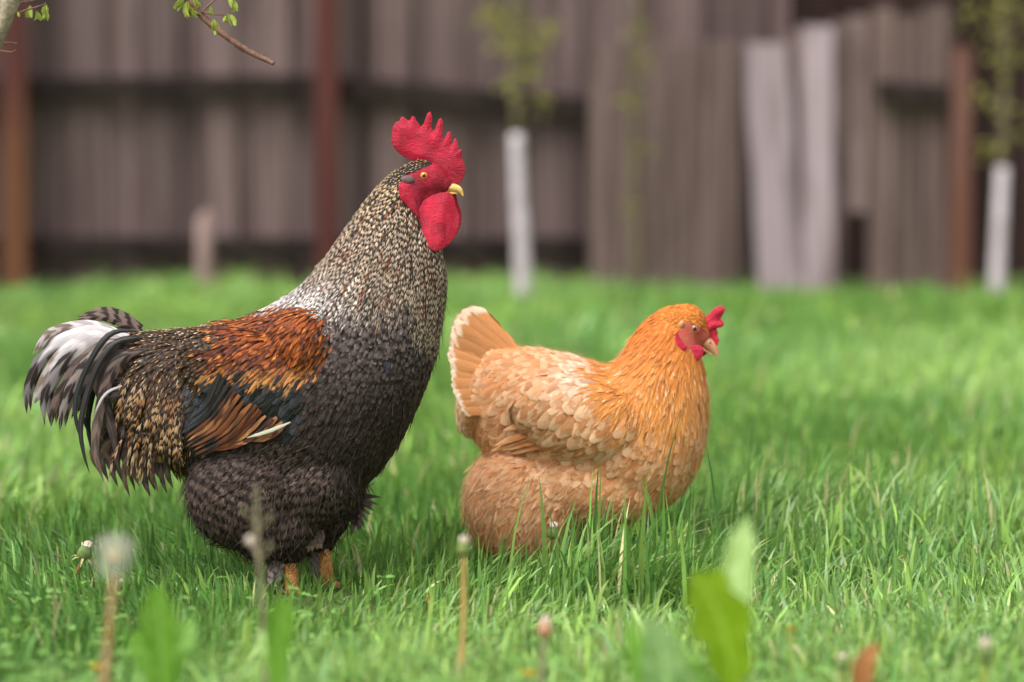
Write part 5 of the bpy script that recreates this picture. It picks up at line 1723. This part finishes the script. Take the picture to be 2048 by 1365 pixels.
def grass(name, y0, y1, dens, tuft, hmin, hmax, wid, rows, seed, label, margin=.45, tall=None, xr=None, lum=1.0):
    r = np.random.default_rng(seed)
    hw1 = y1 * .1184 + margin
    area = (y1 - y0) * 2 * hw1
    nt_ = int(area * dens / tuft)
    ty = y0 + (y1 - y0) * r.random(nt_); tx = (r.random(nt_) * 2 - 1) * hw1
    k = np.abs(tx) < ty * .1184 + margin
    if xr is not None:
        k &= (((tx - xr[0]) / xr[1]) ** 2 + ((ty - (y0 + y1) / 2) / ((y1 - y0) / 2)) ** 2) < 1
    tx, ty = tx[k], ty[k]
    nt_ = len(tx)
    cnt = r.poisson(tuft, nt_)
    idx = np.repeat(np.arange(nt_), cnt)
    n = len(idx)
    rad = r.gamma(2.0, .012, n)
    an = r.random(n) * 2 * math.pi
    X = tx[idx] + rad * np.cos(an); Y = ty[idx] + rad * np.sin(an)
    # bare strip along the fence foot on the left, thin spots
    keep = np.ones(n, bool)
    if y1 > 11:
        bare = np.exp(-((X + .58) / .32) ** 2 - ((Y - 13.25) / .55) ** 2)
        keep &= r.random(n) > bare * 1.2
    X, Y, idx, rad, an = X[keep], Y[keep], idx[keep], rad[keep], an[keep]
    n = len(X)
    Z = gz(X, Y) - .004
    hn = .5 + .5 * smooth_noise(X, Y, 3.1, seed + 1)
    th = r.uniform(.75, 1.25, nt_)[idx]
    H = (hmin + (hmax - hmin) * np.clip(hn, 0, 1)) * th * np.exp(r.normal(0, .25, n))
    if tall is not None:
        H = H * tall(X, Y)
    W = wid * np.exp(r.normal(0, .25, n)) * np.clip(H / hmax, .6, 1.2)
    la = an + r.normal(0, .7, n)
    fa = smooth_noise(X, Y, 2.0, seed + 2) * 2.5
    lx = np.cos(la) * .55 + np.cos(fa) * .45; ly = np.sin(la) * .55 + np.sin(fa) * .45
    bend = np.abs(r.normal(.65, .5, n)) + .06
    up = np.sqrt(np.clip(1 - (bend * .55) ** 2, .2, 1))
    fa2 = r.random(n) * 2 * math.pi
    sx_, sy_ = np.cos(fa2), np.sin(fa2)
    vv = np.linspace(0, 1, rows)
    nv = (rows - 1) * 2 + 1
    V = np.zeros((n, nv, 3))
    for i, v in enumerate(vv):
        cx = X + lx * H * bend * (v ** 1.9); cy = Y + ly * H * bend * (v ** 1.9)
        cz = Z + H * up * (v - .28 * np.clip(bend, 0, 1.2) * v ** 3)
        if i < rows - 1:
            wv = W * .5 * (1 - v ** 2.2) * (.75 + .5 * min(v * 3, .5))
            V[:, 2 * i] = np.column_stack([cx - sx_ * wv, cy - sy_ * wv, cz])
            V[:, 2 * i + 1] = np.column_stack([cx + sx_ * wv, cy + sy_ * wv, cz])
        else:
            V[:, -1] = np.column_stack([cx, cy, cz])
    quads = np.array([(2 * i, 2 * i + 1, 2 * i + 3, 2 * i + 2) for i in range(rows - 2)]).reshape(-1, 4)
    e = 2 * (rows - 2)
    lp = np.concatenate([quads.ravel(), [e, e + 1, e + 2]])
    L_ = (np.arange(n)[:, None] * nv + lp[None]).ravel()
    tots = np.tile(np.array([4] * len(quads) + [3]), n)
    st = np.concatenate([[0], np.cumsum(tots)[:-1]])
    g1, g2, g3, st_ = np.array(lin(98, 148, 66)), np.array(lin(152, 185, 88)), np.array(lin(70, 124, 70)), np.array(lin(208, 198, 148))
    t = np.clip(.5 + .5 * smooth_noise(X, Y, 3.4, seed + 5) + r.normal(0, .35, n), 0, 1)[:, None]
    c = g1 * (1 - t) + g2 * t
    t2 = (r.random(n) < .25)[:, None]
    c = np.where(t2, g3 * .6 + c * .4, c)
    dry = (r.random(n) < .03)[:, None]
    c = np.where(dry, st_, c)
    c = c * lum * np.exp(r.normal(0, .24, (n, 1)))
    col = np.repeat(np.column_stack([c, np.ones(n)]), nv, axis=0)
    me = np_mesh(name, V.reshape(-1, 3), L_, st, tots, True, {'bcol': ('FLOAT_COLOR', col)})
    o = link(name, me, M_BLADE, None, 'stuff')
    tag(o, label, 'grass')
    print(name, n)
    return o


M_BLADE = mat_blade('grass_blade', .22, .36, .6)
_hp = at(1250, 1120, 6.3)


def tall_near(X, Y):
    k = 1 + 1.0 * np.exp(-((X - px_x(1270, 6.1)) / .15) ** 2 - ((Y - 6.02) / .13) ** 2)
    k += 1.0 * np.exp(-((X - px_x(1650, 6.6)) / .30) ** 2 - ((Y - 6.55) / .45) ** 2)
    k += .35 * np.exp(-((X - px_x(1010, 6.0)) / .12) ** 2 - ((Y - 5.9) / .2) ** 2)
    k -= .45 * np.exp(-((X - px_x(610, 6.0)) / .14) ** 2 - ((Y - 5.85) / .2) ** 2) * .7
    k -= .30 * np.exp(-((X - px_x(1070, 6.3)) / .07) ** 2 - ((Y - 6.15) / .16) ** 2)
    k -= .30 * np.clip((5.4 - Y) / .6, 0, 1)
    return np.clip(k, .35, 2.7)


grass('lawn_grass', 4.0, 7.3, 12000, 11, .034, .064, .0050, 5, 101, 'short green lawn grass around the birds', .4, tall_near)
grass('grass_tuft', 5.80, 6.13, 8500, 11, .090, .125, .0046, 5, 404, 'dense tuft of longer grass rising before the breast of the hen', .4, None, (px_x(1275, 6.0), .15))
grass('lawn_grass', 7.3, 10.2, 7500, 12, .04, .075, .0056, 4, 202, 'blurred green lawn grass behind the birds', .45, lum=1.12)
grass('lawn_grass', 10.2, 13.5, 5200, 12, .025, .062, .0066, 4, 303, 'far blurred lawn grass in front of the fence', .5, lum=1.18)


def clover():
    """ground cover of small round leaflets in the foreground"""
    r = np.random.default_rng(77)
    n = 4200
    Y = r.uniform(4.25, 5.75, n); X = (r.random(n) * 2 - 1) * (Y * .1184 + .3)
    k = r.random(n) < np.clip((5.9 - Y) / 1.0, .1, 1) * np.clip(.55 + .6 * smooth_noise(X, Y, 5.0, 9), 0, 1)
    X, Y = X[k], Y[k]; n = len(X)
    Z = gz(X, Y) + r.uniform(.01, .055, n)
    B_, D, Nn = [], [], []
    a0 = r.random(n) * 6.28
    for j in range(3):
        a = a0 + j * 2.094
        B_.append(np.column_stack([X, Y, Z])); D.append(np.column_stack([np.cos(a), np.sin(a), r.normal(.15, .15, n)])); Nn.append(np.column_stack([r.normal(0, .3, n), r.normal(-.2, .3, n), np.ones(n)]))
    B_, D, Nn = np.concatenate(B_), np.concatenate(D), np.concatenate(Nn)
    m = len(B_)
    o = link('clover', leaf_mesh('clover', B_, D, Nn, r.uniform(.007, .015, m), r.uniform(.006, .012, m), fold=.12), M_LEAF_CL, None, 'stuff')
    tag(o, 'small clover leaves low in the foreground grass', 'clover')


M_LEAF_CL = mat_leaf('clover_leaf', lin(104, 152, 62), lin(136, 176, 90), .45, .3)
clover()
